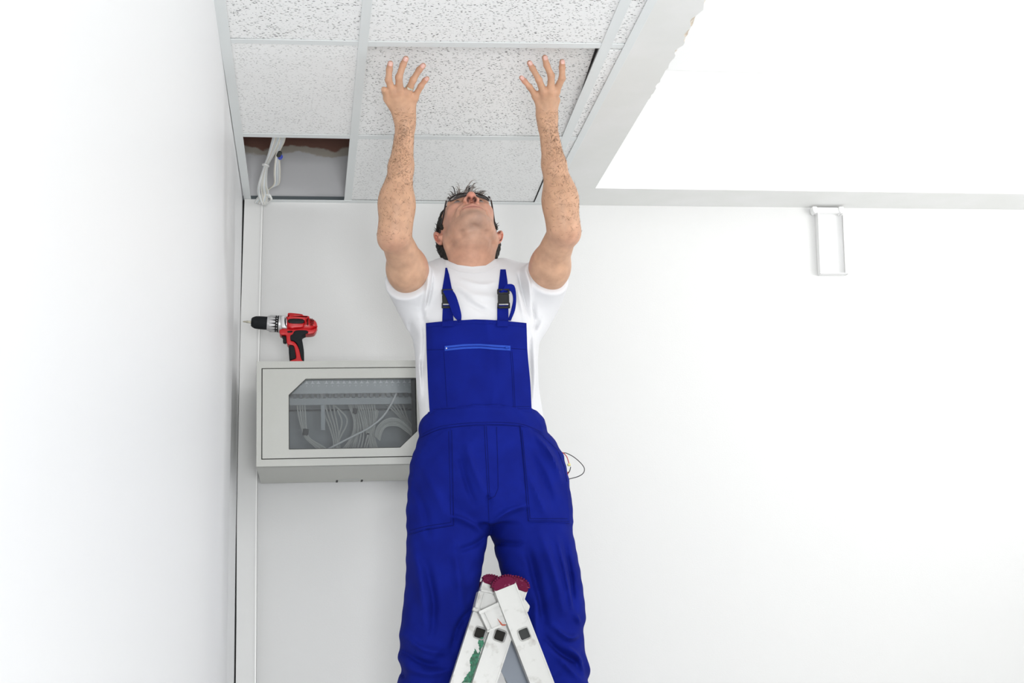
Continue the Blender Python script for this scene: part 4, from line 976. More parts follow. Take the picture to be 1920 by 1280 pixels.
# ------------------------------------------------------------------ ladder
def ladder():
    Yn = 3.235; D = .335; tk = .026
    LAD = empty('step_ladder', (at(940, 1280, Yn)[0], Yn+D/2, 0))
    tag(LAD, 'worn aluminium folding ladder with purple ribbed end caps between the legs of the worker', 'ladder')
    def z0(pt, pb): # extend a rail line to the floor
        a, b = at(*pt, 0+pt_Y), at(*pb, 0+pt_Y); t = a[2]/(a[2]-b[2]); return a, a+(b-a)*t
    global pt_Y
    def rail(tl, tr, bl, br, Y, ye, hole=None, cap=None, foot=True, paint=None, mm='alu', tk=tk):
        'rail in the plane Y: tl,tr top corners px; bl,br px at the frame bottom; continues down to the floor'
        A = at(*tl, Y); B = at(*tr, Y); C_ = at(*bl, Y); D_ = at(*br, Y)
        ax = ((C_+D_)-(A+B)); ax /= np.linalg.norm(ax); ac = np.array([-ax[2], 0, ax[0]]);
        if ac[0] < 0: ac = -ac
        w_ = abs(((B-A)@ac)); c0 = (A+B)/2; L = (c0[2]-.03)/-ax[2] if foot else np.linalg.norm((C_+D_)/2-c0)
        # C-profile: web facing the camera (or away) with two lips
        def box(s0, s1, u0, u1, y0, y1, m):
            P = [c0+ax*s+ac*u for s, u in ((s0, u0), (s0, u1), (s1, u1), (s1, u0))]
            m.hexa([p+np.array([0, y0-Y, 0]) for p in P], [p+np.array([0, y1-Y, 0]) for p in P])
        m = MB(); W = w_/2; fl = .0026
        if hole is not None:
            hc = at(*hole, Y); hs = (hc-c0)@ax; hu = (hc-c0)@ac; hh = .0125
            box(0, hs-hh, -W, W, ye, ye+fl, m); box(hs+hh, L, -W, W, ye, ye+fl, m); box(hs-hh, hs+hh, -W, hu-hh, ye, ye+fl, m); box(hs-hh, hs+hh, hu+hh, W, ye, ye+fl, m)
        else: box(0, L, -W, W, ye, ye+fl, m)
        s_ = 1 if ye < Yn+.1 else 1
        box(0, L, -W, -W+fl, ye+fl, ye+tk, m); box(0, L, W-fl, W, ye+fl, ye+tk, m); box(0, L, -W+.0, W-.0, ye+tk, ye+tk+fl, m)
        o = m.build('rail', M[mm], LAD)
        m = MB(); box(0, L, -W, -W+.0035, ye-.0012, ye, m); box(0, L, W-.0035, W, ye-.0012, ye, m); m.build('rail_lip', M[mm], o)
        if hole is not None:
            m = MB(); rw = .0155   # rounded rim round the rung end
            pts = []
            for t in np.linspace(0, 2*math.pi, 29):
                c, s2 = math.cos(t), math.sin(t); e = .42; pts.append(hc+(ye-Y-.0006)*np.array([0, 1, 0])+ax*.0138*math.copysign(abs(c)**e, c)+ac*.0138*math.copysign(abs(s2)**e, s2))
            m.tube(pts, .0019, 6, cap=False).build('rung_rim', M['alu'], o, smooth=True)
        if cap is not None:
            kind = cap; n = 22; P = []
            Rr = W*1.02; hgt = cap if isinstance(cap, float) else .022
            for i in range(n+1):
                t = math.pi*i/n; P.append((-math.cos(t)*Rr, math.sin(t)**.8*hgt+.002))
            m = MB(); poly = [c0+ac*u-ax*v for u, v in P]; poly = [c0-ac*Rr+ax*.004]+poly+[c0+ac*Rr+ax*.004]
            m.extr([p+np.array([0, ye-Y-.0015, 0]) for p in poly], (0, tk+.004, 0)); co = m.build('end_cap', M['purple'], LAD, bevel=.0012, seg=1)
            m = MB()
            for i in range(2, n-1, 1):   # teeth over the top
                t = math.pi*(i+.0)/n; u = -math.cos(t)*Rr; v = math.sin(t)**.8*hgt+.002
                if i % 2: continue
            for i in range(12):
                t = math.pi*(.07+.86*i/11); u = -math.cos(t)*Rr*1.03; v = math.sin(t)**.8*hgt+.0035; q = c0+ac*u-ax*v
                m.tube([q+np.array([0, ye-Y-.003, 0]), q+np.array([0, ye-Y+tk+.003, 0])], .0026, 6)
            m.build('cap_ribs', M['purple'], co, smooth=True)
        if foot:
            m = MB(); box(L-.06, L+.028, -W-.003, W+.003, ye-.003, ye+tk+.006, m); m.build('foot', M['black'], LAD, bevel=.003)
        return dict(c0=c0, ax=ax, ac=ac, L=L, W=W, obj=o, hs=(at(*hole, Y)-c0)@ax if hole is not None else None, hu=(at(*hole, Y)-c0)@ac if hole is not None else 0, box=box)
    pt_Y = Yn
    # near side. outer left section, inner section, right section
    r1 = rail((909, 1087), (947, 1099), (848, 1280), (889, 1280), Yn, Yn+.034, hole=(903, 1186), cap=.017)
    r2 = rail((948, 1095), (990, 1106), (887, 1280), (931, 1280), Yn, Yn+.004, hole=(937.5, 1191), cap=.022)
    r3 = rail((926, 1104), (967, 1092), (992, 1280), (1041, 1280), Yn-.030, Yn-.030, hole=(983, 1188), cap=.020)
    # far side: the same sections mirrored
    s = np.array
    def far(r, ye, dy, cap=None, name='rail'):
        m = MB(); b = lambda *a: r['box'](*a, m)
        W, L = r['W'], r['L']; fl = .0026
        b(0, L, -W, W, ye, ye+fl); b(0, L, -W, -W+fl, ye-tk, ye); b(0, L, W-fl, W, ye-tk, ye)
        o = m.build('rail', M['alu_dk'], LAD)
        m = MB(); m.extr([r['c0']+r['ac']*u-r['ax']*v+s([0, ye-r['c0'][1]-tk, 0]) for u, v in [(-math.cos(math.pi*i/12)*W*1.02, math.sin(math.pi*i/12)*.018+.002) for i in range(13)]], (0, tk+.003, 0))
        m.build('end_cap', M['purple'], LAD)
        m = MB(); r['box'](L-.06, L+.028, -W-.003, W+.003, ye-tk-.004, ye+.004, m); m.build('foot', M['black'], LAD, bevel=.003)
    far(r1, Yn+D-.02, D); far(r2, Yn+D+.01, D); far(r3, Yn+D+.045, D)
    # rungs: square tubes running between the sides
    for r, y0, y1 in ((r1, Yn+.0345, Yn+D-.022), (r2, Yn+.0045, Yn+D+.008), (r3, Yn-.0295, Yn+D+.043)):
        k = 0; h_ = r['hs']
        while h_ < r['L']-.12 and k < 5:
            c = r['c0']+r['ax']*h_+r['ac']*r['hu']; m = MB()
            for a0, a1, b0, b1 in ((-.0138, .0138, -.0138, -.0118), (-.0138, .0138, .0118, .0138), (-.0138, -.0118, -.0118, .0118), (.0118, .0138, -.0118, .0118)):
                P = [c+r['ax']*a+r['ac']*b for a, b in ((a0, b0), (a0, b1), (a1, b1), (a1, b0))]
                m.hexa([s([p[0], y0, p[2]]) for p in P], [s([p[0], y1, p[2]]) for p in P])
            o = m.build('rung', M['alu'] if k else M['alu_dk'], LAD)
            if k == 0:
                m = MB(); P = [c+r['ax']*a+r['ac']*b for a, b in ((-.0117, -.0117), (-.0117, .0117), (.0117, .0117), (.0117, -.0117))]
                pl = .012 if r is not r3 else .003
                m.extr([s([p[0], y0+pl, p[2]]) for p in P], (0, .002, 0)); m.build('rung_plug_and_shade', M['hole'] if r is not r3 else M['plug'], o)  # right rail: real plug; other rungs: near-black sheet painting the shade inside
            h_ += .28; k += 1
    # hinge: pressed steel sleeves with raised collars
    def band(p0, p1, p2, p3, Y, d, name, m_='alu', bev=.0015, par=LAD):
        m = MB(); m.extr([at(*p, Y) for p in (p0, p1, p2, p3)], (0, d, 0)); return m.build(name, M[m_], par, bevel=bev)
    h1 = band((898, 1107), (934, 1114), (936, 1141), (889, 1143), Yn+.018, .05, 'hinge_bracket')
    for q in (((903, 1104), (935, 1111), (936, 1115), (901, 1108)), ((888, 1138), (910, 1146), (909, 1151), (886, 1144)), ((900, 1110), (904, 1111), (896, 1140), (891, 1139)), ((907, 1112), (909, 1112), (902, 1141), (900, 1140))):
        band(*q, Yn+.012, .02, 'bracket_rib', par=h1, bev=.001)
    h2 = band((899, 1148), (938, 1131), (950, 1170), (917, 1184), Yn-.012, .05, 'hinge_bracket')
    for q in (((897, 1146), (935, 1128), (937, 1134), (900, 1152)), ((913, 1181), (950, 1166), (950, 1170), (914, 1186)), ((900, 1150), (904, 1148), (919, 1181), (915, 1183)), ((908, 1147), (910, 1146), (925, 1178), (923, 1179))):
        band(*q, Yn-.018, .014, 'bracket_rib', par=h2, bev=.001)
    h3 = band((982, 1120), (994, 1136), (990, 1148), (975, 1140), Yn-.0, .05, 'hinge_bracket')
    band((934, 1162), (938, 1168), (946, 1169), (943, 1173), Yn-.020, .002, 'orange_mark', 'orange', bev=0, par=h2) if False else None
    m = MB(); m.extr([at(x, y, Yn-.0200) for x, y in ((932.5, 1159), (940, 1167), (942, 1170), (949, 1170), (947, 1172.5), (941, 1172.5), (936, 1165))], (0, .0022, 0)); tag(m.build('paint_smear', M['orange'], h2), 'orange paint smear')
    m = MB(); c = r3['c0']+r3['ax']*.09
    m = MB(); m.extr([at(x, y, Yn+.045) for x, y in ((957, 1200), (938, 1255), (957, 1290), (1000, 1290), (975, 1215))], (0, .003, 0)); tag(m.build('brace_plate', M['brace'], LAD), 'bluish grey flat brace plate')
    # green paint on the left rail: lumpy thin film
    r_ = random.Random(4); poly = [(899, 1196), (906, 1194), (908, 1205), (903, 1214), (900, 1222), (897, 1238), (893, 1252), (888, 1264), (886, 1280), (866, 1280), (872, 1270), (881, 1258), (882, 1245), (880, 1238), (884, 1229), (889, 1222), (890, 1216), (896, 1225), (899, 1220), (898, 1210), (896, 1203)]
    P = []
    for (a, b), (c_, d) in zip(poly, poly[1:]+poly[:1]):
        n = max(2, int(math.hypot(c_-a, d-b)/2))
        for i in range(n): t = i/n; P.append((a+(c_-a)*t+r_.uniform(-.9, .9), b+(d-b)*t+r_.uniform(-.7, .7)))
    m = MB(); m.extr([at(x, y, Yn+.0330) for x, y in P], (0, .0008, 0)); o = m.build('paint_smear', M['green'], r1['obj']); tag(o, 'green paint smear')
    bm = bmesh.new(); bm.from_mesh(o.data); bmesh.ops.triangulate(bm, faces=bm.faces[:]); bm.to_mesh(o.data); bm.free()
ladder()
# ------------------------------------------------------------------ wall cabinet
YCF = 3.79
def cabinet():
    z = lambda py, px=620: at(px, py, YCF)[2]; x = lambda px, py=780: at(px, py, YCF)[0]
    X0, X1 = x(481.3), x(874); Z0, Z1 = at(700, 871.5, YCF)[2], at(640, 678, YCF)[2]
    CAB = empty('wall_cabinet', ((X0+X1)/2, YW, Z0)); YB = YW-.034
    tag(CAB, 'light grey network wall cabinet with a windowed door, mounted behind the worker', 'cabinet')
    t = .0018; fw = .0215
    m = MB(); m.box(X0, X1, YCF, YB, Z1-t, Z1); m.box(X0, X1, YCF, YB, Z0, Z0+t); m.box(X0, X0+t, YCF, YB, Z0+t, Z1-t); m.box(X1-t, X1, YCF, YB, Z0+t, Z1-t)
    m.build('casing', M['cab'], CAB)
    MB().box(X0+t, X1-t, YB-.0015, YB, Z0+t, Z1-t).build('back_plate', M['cab_in'], CAB)
    m = MB(); dz0, dz1, dx0, dx1 = Z0+.0195, Z1-.0195, X0+.0135, X1-.0135
    for a in ((X0, X1, dz1, Z1), (X0, X1, Z0, dz0)): m.box(a[0], a[1], YCF-.012, YCF+.004, a[2], a[3])
    m.box(X0, dx0, YCF-.012, YCF+.004, dz0, dz1); m.box(dx1, X1, YCF-.012, YCF+.004, dz0, dz1)
    m.build('front_frame', M['cab'], CAB)
    s_ = MB(); g = .0028
    s_.box(dx0, dx0+g, YCF-.004, YCF+.003, dz0, dz1); s_.box(dx1-g, dx1, YCF-.004, YCF+.003, dz0, dz1); s_.box(dx0, dx1, YCF-.004, YCF+.003, dz1-g, dz1); s_.box(dx0, dx1, YCF-.004, YCF+.003, dz0, dz0+g)
    s_.build('door_gap', M['seal'], CAB)
    # door with a window whose corners are cut
    ox0, ox1, oz0, oz1 = dx0+g, dx1-g, dz0+g, dz1-g; wp = lambda px, py: at(px, py, YCF-.012)
    iP = [wp(541.8, 838.5), wp(541.8, 740.5), wp(573.5, 709.5), wp(779.5, 708.5), wp(780.5, 808), wp(750, 838.5)]
    iP[0][2] = iP[5][2]; iP[0][0] = iP[1][0]; iP[2][2] = iP[3][2]; iP[4][0] = iP[3][0]
    oP = [(ox0, oz0), (ox0, iP[1][2]), (ox0, oz1), (ox1, oz1), (ox1, iP[4][2]), (ox1, oz0)]
    oP = [(ox0, oz0), (ox0, iP[1][2]), (iP[2][0], oz1), (ox1, oz1), (ox1, iP[4][2]), (iP[5][0], oz0)]
    m = MB(); d = MB(); V = []
    for yy in (YCF-.013, YCF-.001):
        V += [(p[0], yy, p[1]) for p in oP]+[(p[0], yy, p[2]) for p in iP]+[(ox0, yy, oz1), (ox1, yy, oz0)]
    F = []
    for L_, fl in ((0, 1), (14, -1)):
        for i in range(6): f = (L_+i, L_+(i+1) % 6, L_+6+(i+1) % 6, L_+6+i); F.append(f[::fl])
        F.append((L_+1, L_+12, L_+2)[::fl]); F.append((L_+4, L_+13, L_+5)[::fl])
    for i in range(6): a, b = 6+i, 6+(i+1) % 6; F.append((a, b, b+14, a+14))
    ring = [0, 1, 12, 2, 3, 4, 13, 5]
    for a, b in zip(ring, ring[1:]+ring[:1]): F.append((a, a+14, b+14, b))
    m.add(V, F); door = m.build('door', M['cab'], CAB)
    e = MB(); n = 6; cx = np.mean(iP, axis=0)
    for i in range(6):
        a, b = iP[i], iP[(i+1) % 6]; e.tube([(a[0], YCF-.0125, a[2]), (b[0], YCF-.0125, b[2])], .0011, 5)
    e.build('window_gasket', M['seal'], door)
    MB().extr([(p[0], YCF-.0045, p[2]) for p in [iP[i]+(iP[i]-cx)*.0 for i in range(6)]], (0, .003, 0)).build('window_pane', M['glass'], door)
    # knock-out slots at the underside
    for px in (632, 679): 
        p = at(px, 901, YW-.08); MB().box(p[0]-.003, p[0]+.003, YW-.075, YW-.030, Z0-.0012, Z0+.0002).build('screw', M['seal'], CAB)
    a, b = at(636, 901, YW-.07)[0], at(676, 901, YW-.07)[0]
    MB().box(a, b, YW-.085, YW-.083, Z0-.0012, Z0).build('knock_out_edge', M['cab_in'], CAB)
    # patch panel
    YP = YCF+.045; pz = lambda py: at(660, py, YP)[2]; px_ = lambda p: at(p, 720, YP)[0]
    PP = MB().box(X0+.03, X1-.03, YP, YP+.003, pz(737), pz(706)).build('patch_panel', M['cab_in'], CAB)
    pr = MB()
    for i in range(24):
        if i in (5, 14): pass
        xx = px_(553+i*11.0+(4 if i > 4 else 0)+(3 if i > 12 else 0)); zz = pz(718.5)
        pr.extr([(xx-.0062, YP-.0006, zz), (xx+.0062, YP-.0006, zz), (xx+.0015, YP-.0006, zz+.004), (xx+.0008, YP-.0006, zz+.0085), (xx-.0008, YP-.0006, zz+.0085), (xx-.0015, YP-.0006, zz+.004)], (0, .0006, 0))
        # port number marks
        pr.box(xx-.0012, xx-.0004, YP-.0006, YP, zz-.0085, zz-.0045)
        pr.box(xx+.0006, xx+.0014, YP-.0006, YP, zz-.0085, zz-.0045)
    tag(pr.build('panel_print', M['white'], PP), kind='stuff')
    pt = MB(); YP2 = YP+.05
    for i in range(24):
        xx = at(553+i*11.0, 740, YP2)[0]; zz = at(660, 742, YP2)[2]
        MB().box(xx-.0048, xx+.0048, YP2-.012, YP2, zz-.006, zz+.006).build('jack', M['jack'], PP)
    MB().box(X0+.03, X1-.03, YP2, YP2+.002, pz(752), pz(738)).build('jack_rail', M['cab_in'], CAB)
    xr = at(606, 760, YP-.01)[0]; MB().box(xr-.006, xr+.006, YP+.06, YP+.064, Z0+.12, Z1-.01).build('rack_strip', M['cab_in'], CAB)
    xr = at(770, 760, YP)[0]; MB().box(xr, xr+.03, YCF+.012, YCF+.016, Z0+.004, Z1-.004).build('rack_strip', M['seal'], CAB)
    MB().box(X0+.02, X1-.1, YB-.02, YB-.0016, at(600, 771, YB)[2], at(600, 769.5, YB)[2]).build('wire_ledge', M['seal'], CAB)
    # cables
    Yc = YCF+.16
    depth = iter((.13, .17, .215, .17, .225, .13))
    def bundle(paths, label, r=.0025, mm='cable_in', ties=()):
        o = None; Yc = YCF+next(depth)
        for P in paths:
            pts = spline([(x_, y_, 0) for x_, y_ in P], 6); dd = Yc+random.uniform(-.015, .015)
            Q = [at(p[0], min(p[1], 900), dd) for p in pts]
            for q in Q: q[2] = max(q[2], Z0+.006)
            c = MB().tube(Q, r, 6)
            if o is None: o = c.build('cable_bundle', M[mm], None, smooth=True); tag(o, label, 'cables')
            else: c.build('cable', M[mm], o, smooth=True)
        for x_, y_, w_, h_ in ties:
            c = at(x_, y_, Yc-.012); MB().lathe([(-h_/2, w_*.92), (-h_/2, w_), (h_/2, w_), (h_/2, w_*.92)], c, (.1, 0, 1), 12).build('cable_tie', M['seal'], o, smooth=True)
        return o
    ex = 845
    bundle([[(556+i*5, 745), (560+i*4.2, 780), (567+i*2.6, 806), (574+i*2.4, 822), (592+i*5, 838), (600+i*6, 848)] for i in range(4)], 'left cable strands with a black wrap curving down inside the cabinet', ties=((573, 810, .0085, .018),))
    bundle([[(600+i*8, 745), (606+i*7, 770), (618+i*5, 800), (625+i*3.5, 825), (626+i*4, ex)] for i in range(4)]+[[(628, 760), (648, 780), (650, 795), (638, 820), (628, ex)], [(633, 768), (641, 790), (636, 815), (630, ex)]], 'loose grey cables bent sharply in the cabinet, second group from the left')
    bundle([[(649+i*4, 742), (656+i*3, 765), (663+i*1.8, 785), (663+i*2, 805), (655+i*2.5, 825), (640+i*5, ex)] for i in range(7)], 'cable bundle with a black wrap high up in the middle of the cabinet window', ties=((665.5, 770.5, .0075, .016),))
    bundle([[(664+i*5, 742), (676+i*4, 775), (685+i*2.5, 805), (692+i*1.6, 825), (694+i*2.2, ex)] for i in range(8)]+[[(707, 768), (702, 790), (690, 815), (682, ex)], [(709, 770), (704, 792), (693, 820), (686, ex)], [(672, 775), (677, 810), (670, ex)], [(676, 775), (682, 812), (676, ex)]], 'thick grey cable bundle running straight down right of the window centre', ties=((690, 813.5, .004, .004), (707, 819, .004, .004)))
    bundle([[(700+i*9, 742-i), (722+i*8, 756), (748+i*4, 780+i), (768+i*2.5, 805), (782+i*2, 822)] for i in range(5)], 'cable strands sweeping to the right lower window corner and held by a black clip', ties=((775, 808, .008, .004),))
    bundle([[(703+i*2.2, 818+i*2), (708+i*2, 800+i*2.5), (725, 786+i*3.2), (745, 785+i*3.2), (762-i*.5, 796+i*2.6), (776, 812+i*2)] for i in range(5)], 'arched cable coil in the lower right part of the cabinet window')
    Yc = YCF+.075
    o = MB().tube([at(p[0], p[1], Yc) for p in spline([(742, 706, 0), (748.5, 716, 0), (744, 735, 0), (732, 760, 0), (716, 783, 0), (690, 803, 0), (655, 821, 0), (622, 838, 0), (600, 848, 0)], 8)], .0026, 8).build('network_cable', M['cable_w'], None, smooth=True)
    tag(o, 'single white cable curving across the inside of the cabinet window', 'cable')
    return Z1
ZTOP = cabinet()
# ------------------------------------------------------------------ cordless drill on the cabinet
def drill():
    Y = YCF+.042; zt = ZTOP
    p0 = at(553, 678, Y); dz = zt-p0[2]
    def q(px, py): v = at(px, py, Y); return np.array([v[0], Y, v[2]+dz*0])
    zz = lambda zx, zy: (440+zx/10.667, 570+zy/10.667)
    Q = lambda zx, zy: q(*zz(zx, zy))
    base = Q(1240, 1145); shift = np.array([0, 0, zt-base[2]+.0])
    DR = empty('cordless_drill', (base[0], Y, zt)); sc = Y*1.0/FPX/10.667*1.06
    tag(DR, 'red and black cordless drill standing on top of the cabinet', 'drill')
    P_ = lambda pts: [Q(*p)+shift for p in pts]
    def solid(pts, t, name, m, par=DR, inset=.003, dy=0, parent=None, steps=4):
        P = [np.array([p[0], p[2]]) for p in P_(pts)]; 
        # refine outline
        R = [];
        for a, b in zip(P, P[1:]+P[:1]): R += [a, (a*2+b)/3, (a+2*b)/3]
        R = np.array(R); 
        for _ in range(1): R = .5*R+.25*(np.roll(R, 1, 0)+np.roll(R, -1, 0))
        tan = np.roll(R, -1, 0)-np.roll(R, 1, 0); N = np.stack([-tan[:, 1], tan[:, 0]], 1); N /= np.linalg.norm(N, axis=1)[:, None]+1e-9
        A = .5*np.sum(R[:, 0]*np.roll(R[:, 1], -1)-np.roll(R[:, 0], -1)*R[:, 1])
        if A < 0: N = -N
        V = []; n = len(R); L = []
        for s in np.linspace(0, 1, steps): L.append((-t/2+inset*(1-math.sin(s*math.pi/2))*1.0, inset*(1-math.sin(s*math.pi/2)+0)))
        lay = []
        for s in np.linspace(0, math.pi/2, steps): lay.append((-t/2+inset*(1-math.cos(s*1.0))*1.0 if False else -t/2+inset*(1-math.cos(math.pi/2-s)) if False else -t/2+inset*(1-math.cos(s)), inset*(1-math.sin(s))))
        lay = lay+[(-a, b) for a, b in lay[::-1]]
        for yy, ins in lay:
            Z = R+N*ins; V += [(z[0], Y+dy+yy, z[1]) for z in Z]
        k = len(lay); F = [(i*n+j, i*n+(j+1) % n, (i+1)*n+(j+1) % n, (i+1)*n+j) for i in range(k-1) for j in range(n)]+[tuple(range(n))[::-1], tuple(range((k-1)*n, k*n))]
        return MB().add(V, F).build(name, m, parent or par, smooth=True, tri=True)
    axz = lambda y: Q(0, y)[2]
    def lathe(prof, cy0, name, m, par=DR, flat=1, tiltd=.073):
        o = Q(0, cy0)+shift; x0 = Q(0, 0)[0]; u = (Q(1000, 0)[0]-x0)/1000
        return MB().lathe([(a*u, b*u) for a, b in prof], np.array([x0, Y, 0])+np.array([0, 0, o[2]]), (1, 0, -tiltd*1.0), 36).build(name, m, par, smooth=True)
    CY = 262
    lathe([(165, 4), (180, 13), (235, 16), (238, 24), (262, 26), (266, 20), (300, 22), (340, 22)], CY-0, 'screwdriver_bit', M['chrome'])
    lathe([(330, 40), (332, 75), (350, 96), (400, 122), (430, 128), (470, 129), (475, 132), (640, 134), (655, 130)], CY, 'chuck', M['rubber'])
    lathe([(650, 130), (655, 150), (700, 158), (725, 160)], CY, 'chuck_ring', M['silver'])
    tc = lathe([(700, 150), (705, 164), (880, 172), (885, 160)], CY, 'torque_collar', M['black'])
    # silver grip teeth round the collar, white setting marks
    u = (Q(1000, 0)[0]-Q(0, 0)[0])/1000; axd = np.array([1, 0, -.073]); axd /= np.linalg.norm(axd); o0 = np.array([Q(0, 0)[0], Y, (Q(0, CY)+shift)[2]])
    tv = np.array([.073, 0, 1.0]); tv /= np.linalg.norm(tv); yv = np.array([0, -1.0, 0])
    for i in range(16):
        a = 2*math.pi*i/16; dr = math.cos(a)*yv+math.sin(a)*tv; ta = -math.sin(a)*yv+math.cos(a)*tv; m = MB()
        P = [(705, .030), (730, .030), (815, .018), (815, -.018), (730, -.030), (705, -.030)]
        m.extr([o0+axd*x_*u+dr*(162+.04*(x_-705))*u+ta*w_*u*1000 for x_, w_ in P], dr*9*u); m.build('grip_tooth', M['silver'], tc)
    for i in range(20):
        a = 2*math.pi*(i+.5)/20; dr = math.cos(a)*yv+math.sin(a)*tv; ta = -math.sin(a)*yv+math.cos(a)*tv; w1 = 10 if i % 2 else 6
        m = MB(); m.extr([o0+axd*(848+x_)*u+dr*170.5*u+ta*w_*u for x_, w_ in ((-w1, -w1), (w1, -w1), (w1, w1), (-w1, w1))], dr*1.5*u); m.build('setting_mark', M['white'], tc)
    lathe([(880, 165), (885, 178), (930, 176), (960, 166), (1050, 164), (1060, 150)], CY, 'gearbox', M['silver'])
    g_ = solid([(945, 200), (1030, 205), (1035, 240), (1020, 270), (1025, 380), (1050, 420), (1050, 455), (960, 450), (925, 420), (930, 230)], .062, 'gearbox_plate', M['silver'], inset=.003)
    # motor housing
    hz = lathe([(1040, 150), (1050, 168), (1080, 173), (1350, 172), (1400, 165), (1440, 162), (1500, 160), (1560, 146), (1610, 118), (1640, 80), (1655, 35), (1658, 2)], CY, 'motor_housing', M['red'])
    solid([(1062, 145), (1135, 142), (1360, 168), (1370, 195), (1480, 205), (1500, 225), (1440, 300), (1400, 330), (1395, 440), (1200, 450), (1150, 470), (1060, 430), (1050, 260), (1030, 220), (1060, 215)], .060, 'housing_shell', M['red'], inset=.005)
    solid([(1110, 165), (1360, 190), (1355, 225), (1105, 205)], .066, 'top_ridge', M['red'], inset=.002)
    solid([(1070, 262), (1395, 268), (1395, 370), (1062, 362)], .0655, 'name_plate', M['black'], inset=.003)
    solid([(1405, 255), (1420, 240), (1430, 255), (1430, 400), (1410, 405)], .065, 'rib', M['red'], inset=.002)
    solid([(1452, 255), (1468, 260), (1468, 395), (1452, 395)], .063, 'vent_slot', M['hole'], inset=.001)
    for x_, y0, y1 in ((1520, 258, 300), (1520, 322, 342), (1522, 362, 385), (1546, 255, 300), (1546, 326, 345), (1548, 368, 388), (1573, 278, 305), (1573, 330, 348)):
        solid([(x_-6, y0+6), (x_+9, y0-4), (x_+9, y1-4), (x_-6, y1+6)], .057, 'vent_slot', M['hole'], inset=.001)
    # red frame of the handle
    solid([(900, 470), (960, 448), (1060, 455), (1150, 465), (1400, 440), (1540, 470), (1630, 430), (1655, 380), (1640, 470), (1590, 540), (1500, 555), (1300, 560), (1150, 600), (1115, 690), (1190, 705), (1240, 760), (1290, 850), (1335, 1060), (1385, 1100), (1385, 1145), (1110, 1145), (1105, 1085), (1210, 1050), (1235, 1030), (1200, 830), (1170, 775), (1085, 770), (1045, 740), (1035, 600), (1030, 570), (920, 570), (898, 540)], .044, 'handle_frame', M['red'], inset=.002)
    solid([(1200, 480), (1460, 478), (1480, 545), (1400, 560), (1350, 590), (1345, 640), (1370, 780), (1390, 920), (1388, 1105), (1350, 1090), (1320, 1020), (1290, 830), (1240, 730), (1180, 690), (1110, 680), (1110, 580), (1160, 565)], .046, 'rear_grip', M['rubber'], inset=.002)
    solid([(1080, 770), (1150, 772), (1195, 800), (1215, 900), (1230, 1040), (1170, 1065), (1100, 1080), (1085, 930)], .046, 'front_grip', M['rubber'], inset=.004)
    solid([(940, 565), (1040, 575), (1045, 640), (1040, 715), (970, 705), (965, 670), (972, 620), (945, 590)], .020, 'trigger', M['black'], inset=.002)
    solid([(1055, 495), (1150, 488), (1170, 505), (1145, 530), (1070, 535), (1050, 520)], .048, 'direction_switch', M['black'], inset=.003)
    solid([(938, 1138), (1100, 1126), (1385, 1120), (1388, 1147), (938, 1147)], .060, 'battery_foot', M['red'], inset=.001)
drill()
# ------------------------------------------------------------------ cables in the ceiling opening
def ceiling_cables():
    o = None; Y0 = 3.90
    def q(px, py, Y): return at(px, py, Y)
    r = random.Random(9); mats = ['cable', 'cable_b', 'cable_w', 'cable_y', 'cable']
    def bez(P, mm, rad=.0023):
        nonlocal o
        Q = [q(*p) for p in P]; Q = spline(Q, 7); c = MB().tube(Q, rad, 7)
        if o is None:
            o = c.build('cable_bundle', M[mm], None, smooth=True); tag(o, 'bundle of white and grey network cables hanging through the open ceiling bay', 'cables')
        else: c.build('cable', M[mm], o, smooth=True)
    for i in range(11):
        j = r.uniform(-1, 1); xb = 480+i*3.0
        bez([(516+i*1.9, 240, 3.72), (510+i*1.7, 264, 3.76), (503+i*1.1+j, 290, 3.84), (495+i*.75+j, 312, 3.92), (485+i*1.6+j*2, 345, 4.0), (484+i*2.1+j*2, 362, 4.06), (491+i*1.0+j*2, 380, 4.10), (484+i*1.8, 392, 4.152-.0)][:7]+[(492+i*.7+j, 384, 4.12)], mats[i % 5])
    for i in range(6):
        j = r.uniform(-1, 1)
        bez([(537-i*2.2, 240, 3.72), (533-i*2.1, 264, 3.76), (524-i*1.0, 284, 3.82), (524-i*1.4+j, 300, 3.86), (525-i*2+j, 322, 3.92), (523-i*1.6+j, 344, 4.0), (510-i*1.0, 350+i*.8, 4.04), (502-i*.8, 356+i, 4.06), (500-i*1.2+j, 372, 4.08), (497-i*.8, 383, 4.11)], mats[(i+3) % 5])
    for i in range(7):
        bez([(478+i*1.5, 380+i*.3, 4.135-i*.004), (483+i*2, 371, 4.11), (493+i*1.5, 362, 4.07), (502+i*1.2, 366+i, 4.07), (507-i*.3, 374+i*.5, 4.10), (500-i, 382, 4.12)], mats[(i*2) % 5], .0026)
    c = q(523.5, 289, 3.80); MB().lathe([(-.012, .005), (-.011, .0066), (.011, .0066), (.012, .005)], c, (q(527, 282, 3.77)-q(520, 296, 3.83)), 14).build('black_wrap', M['seal'], o, smooth=True)
    c = q(525.5, 294.5, 3.815); MB().lathe([(-.005, .005), (-.005, .0072), (.005, .0072), (.005, .005)], c, (q(527, 282, 3.77)-q(520, 296, 3.83)), 12).build('blue_wrap', M['tape_blue'], o, smooth=True)
    MB().lathe([(-.002, .0085), (-.002, .0115), (.002, .0115), (.002, .0085)], q(498, 310, 3.91), (.25, -.1, .9), 12).build('clear_tie', M['cable_w'], o, smooth=True)
ceiling_cables()
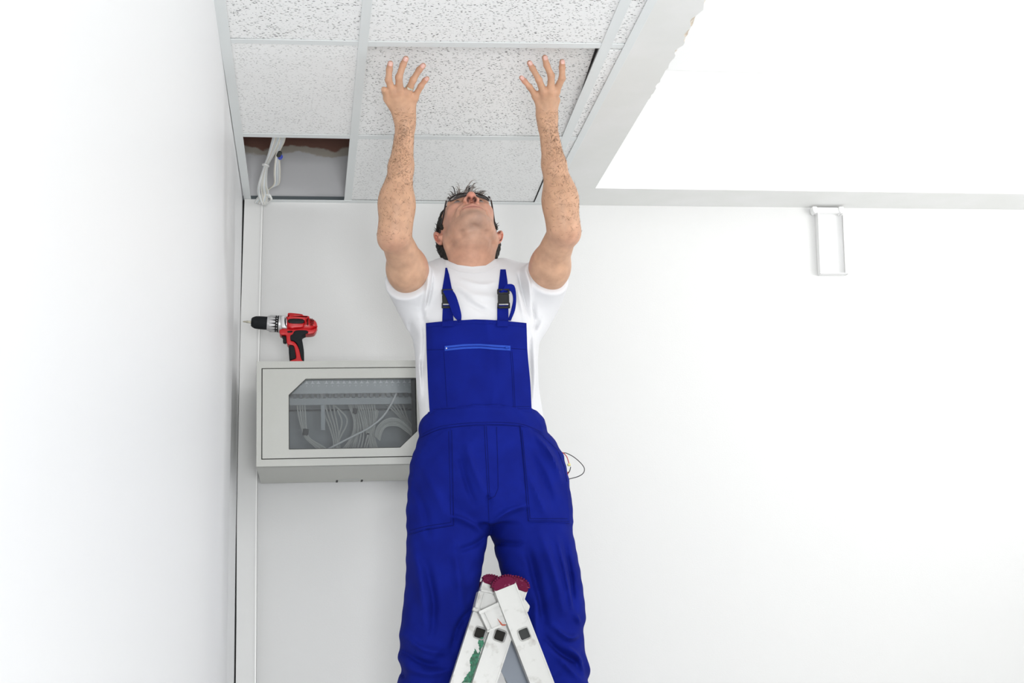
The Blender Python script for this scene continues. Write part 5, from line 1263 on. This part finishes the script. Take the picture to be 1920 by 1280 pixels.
# ------------------------------------------------------------------ metal bracket on the back wall
def bracket():
    Y1 = YW-.001; w_ = lambda px, py, Y=YW: at(px, py, Y)
    Z1 = w_(1550, 393)[2]; Z0 = w_(1550, 517)[2]; X0 = (w_(1528, 400)[0]+w_(1533, 517)[0])/2; X1 = (w_(1578, 400)[0]+w_(1585, 517)[0])/2; sh = (w_(1533, 517)[0]-w_(1528, 400)[0])/2
    o = MB().hexa([(X0+sh, YW-.004, Z0), (X1+sh, YW-.004, Z0), (X1+sh, Y1, Z0), (X0+sh, Y1, Z0)], [(X0-sh, YW-.004, Z1), (X1-sh, YW-.004, Z1), (X1-sh, Y1, Z1), (X0-sh, Y1, Z1)]).build('wall_bracket', M['brk'], None)
    tag(o, 'white painted metal channel fixed upright on the wall under the ceiling step', 'bracket')
    m = MB()
    for x_, s0, s1 in ((X0, sh, -sh), (X1, sh, -sh)):
        m = MB(); m.hexa([(x_+s0-.0015, YW-.030, Z0), (x_+s0+.0015, YW-.030, Z0), (x_+s0+.0015, YW-.004, Z0), (x_+s0-.0015, YW-.004, Z0)], [(x_+s1-.0015, YW-.030, Z1-.022), (x_+s1+.0015, YW-.030, Z1-.022), (x_+s1+.0015, YW-.004, Z1-.022), (x_+s1-.0015, YW-.004, Z1-.022)])
        m.build('flange', M['brk'], o, bevel=.0006, seg=1)
        s_ = 1 if x_ == X0 else -1
        m = MB(); m.hexa([(x_+s0, YW-.031, Z0), (x_+s0+s_*.010, YW-.031, Z0), (x_+s0+s_*.010, YW-.0285, Z0), (x_+s0, YW-.0285, Z0)], [(x_+s1, YW-.031, Z1-.022), (x_+s1+s_*.010, YW-.031, Z1-.022), (x_+s1+s_*.010, YW-.0285, Z1-.022), (x_+s1, YW-.0285, Z1-.022)])
        if x_ == X1: m.build('lip', M['brk'], o)
    MB().box(X0+sh-.001, X1+sh+.001, YW-.029, YW-.004, Z0, Z0+.003).build('bottom_plate', M['brk'], o, bevel=.0006, seg=1)
    zc = Z1
    for a, b in ((X0-.014, X0-.002), (X1-.018, X1-.004)):
        P = [(a, zc), (b+.004, zc), (b+.004, zc-.010), (b, zc-.024), (a+.006, zc-.024), (a+.001, zc-.014)]
        m = MB(); m.extr([(p[0], YW-.034, p[1]) for p in P], (0, .030, 0)); m.build('clamp_jaw', M['brk'], o, bevel=.0015)
    MB().box(X0-.004, X1-.006, YW-.028, YW-.004, zc-.020, zc-.001).build('top_block', M['brk'], o, bevel=.002)
bracket()
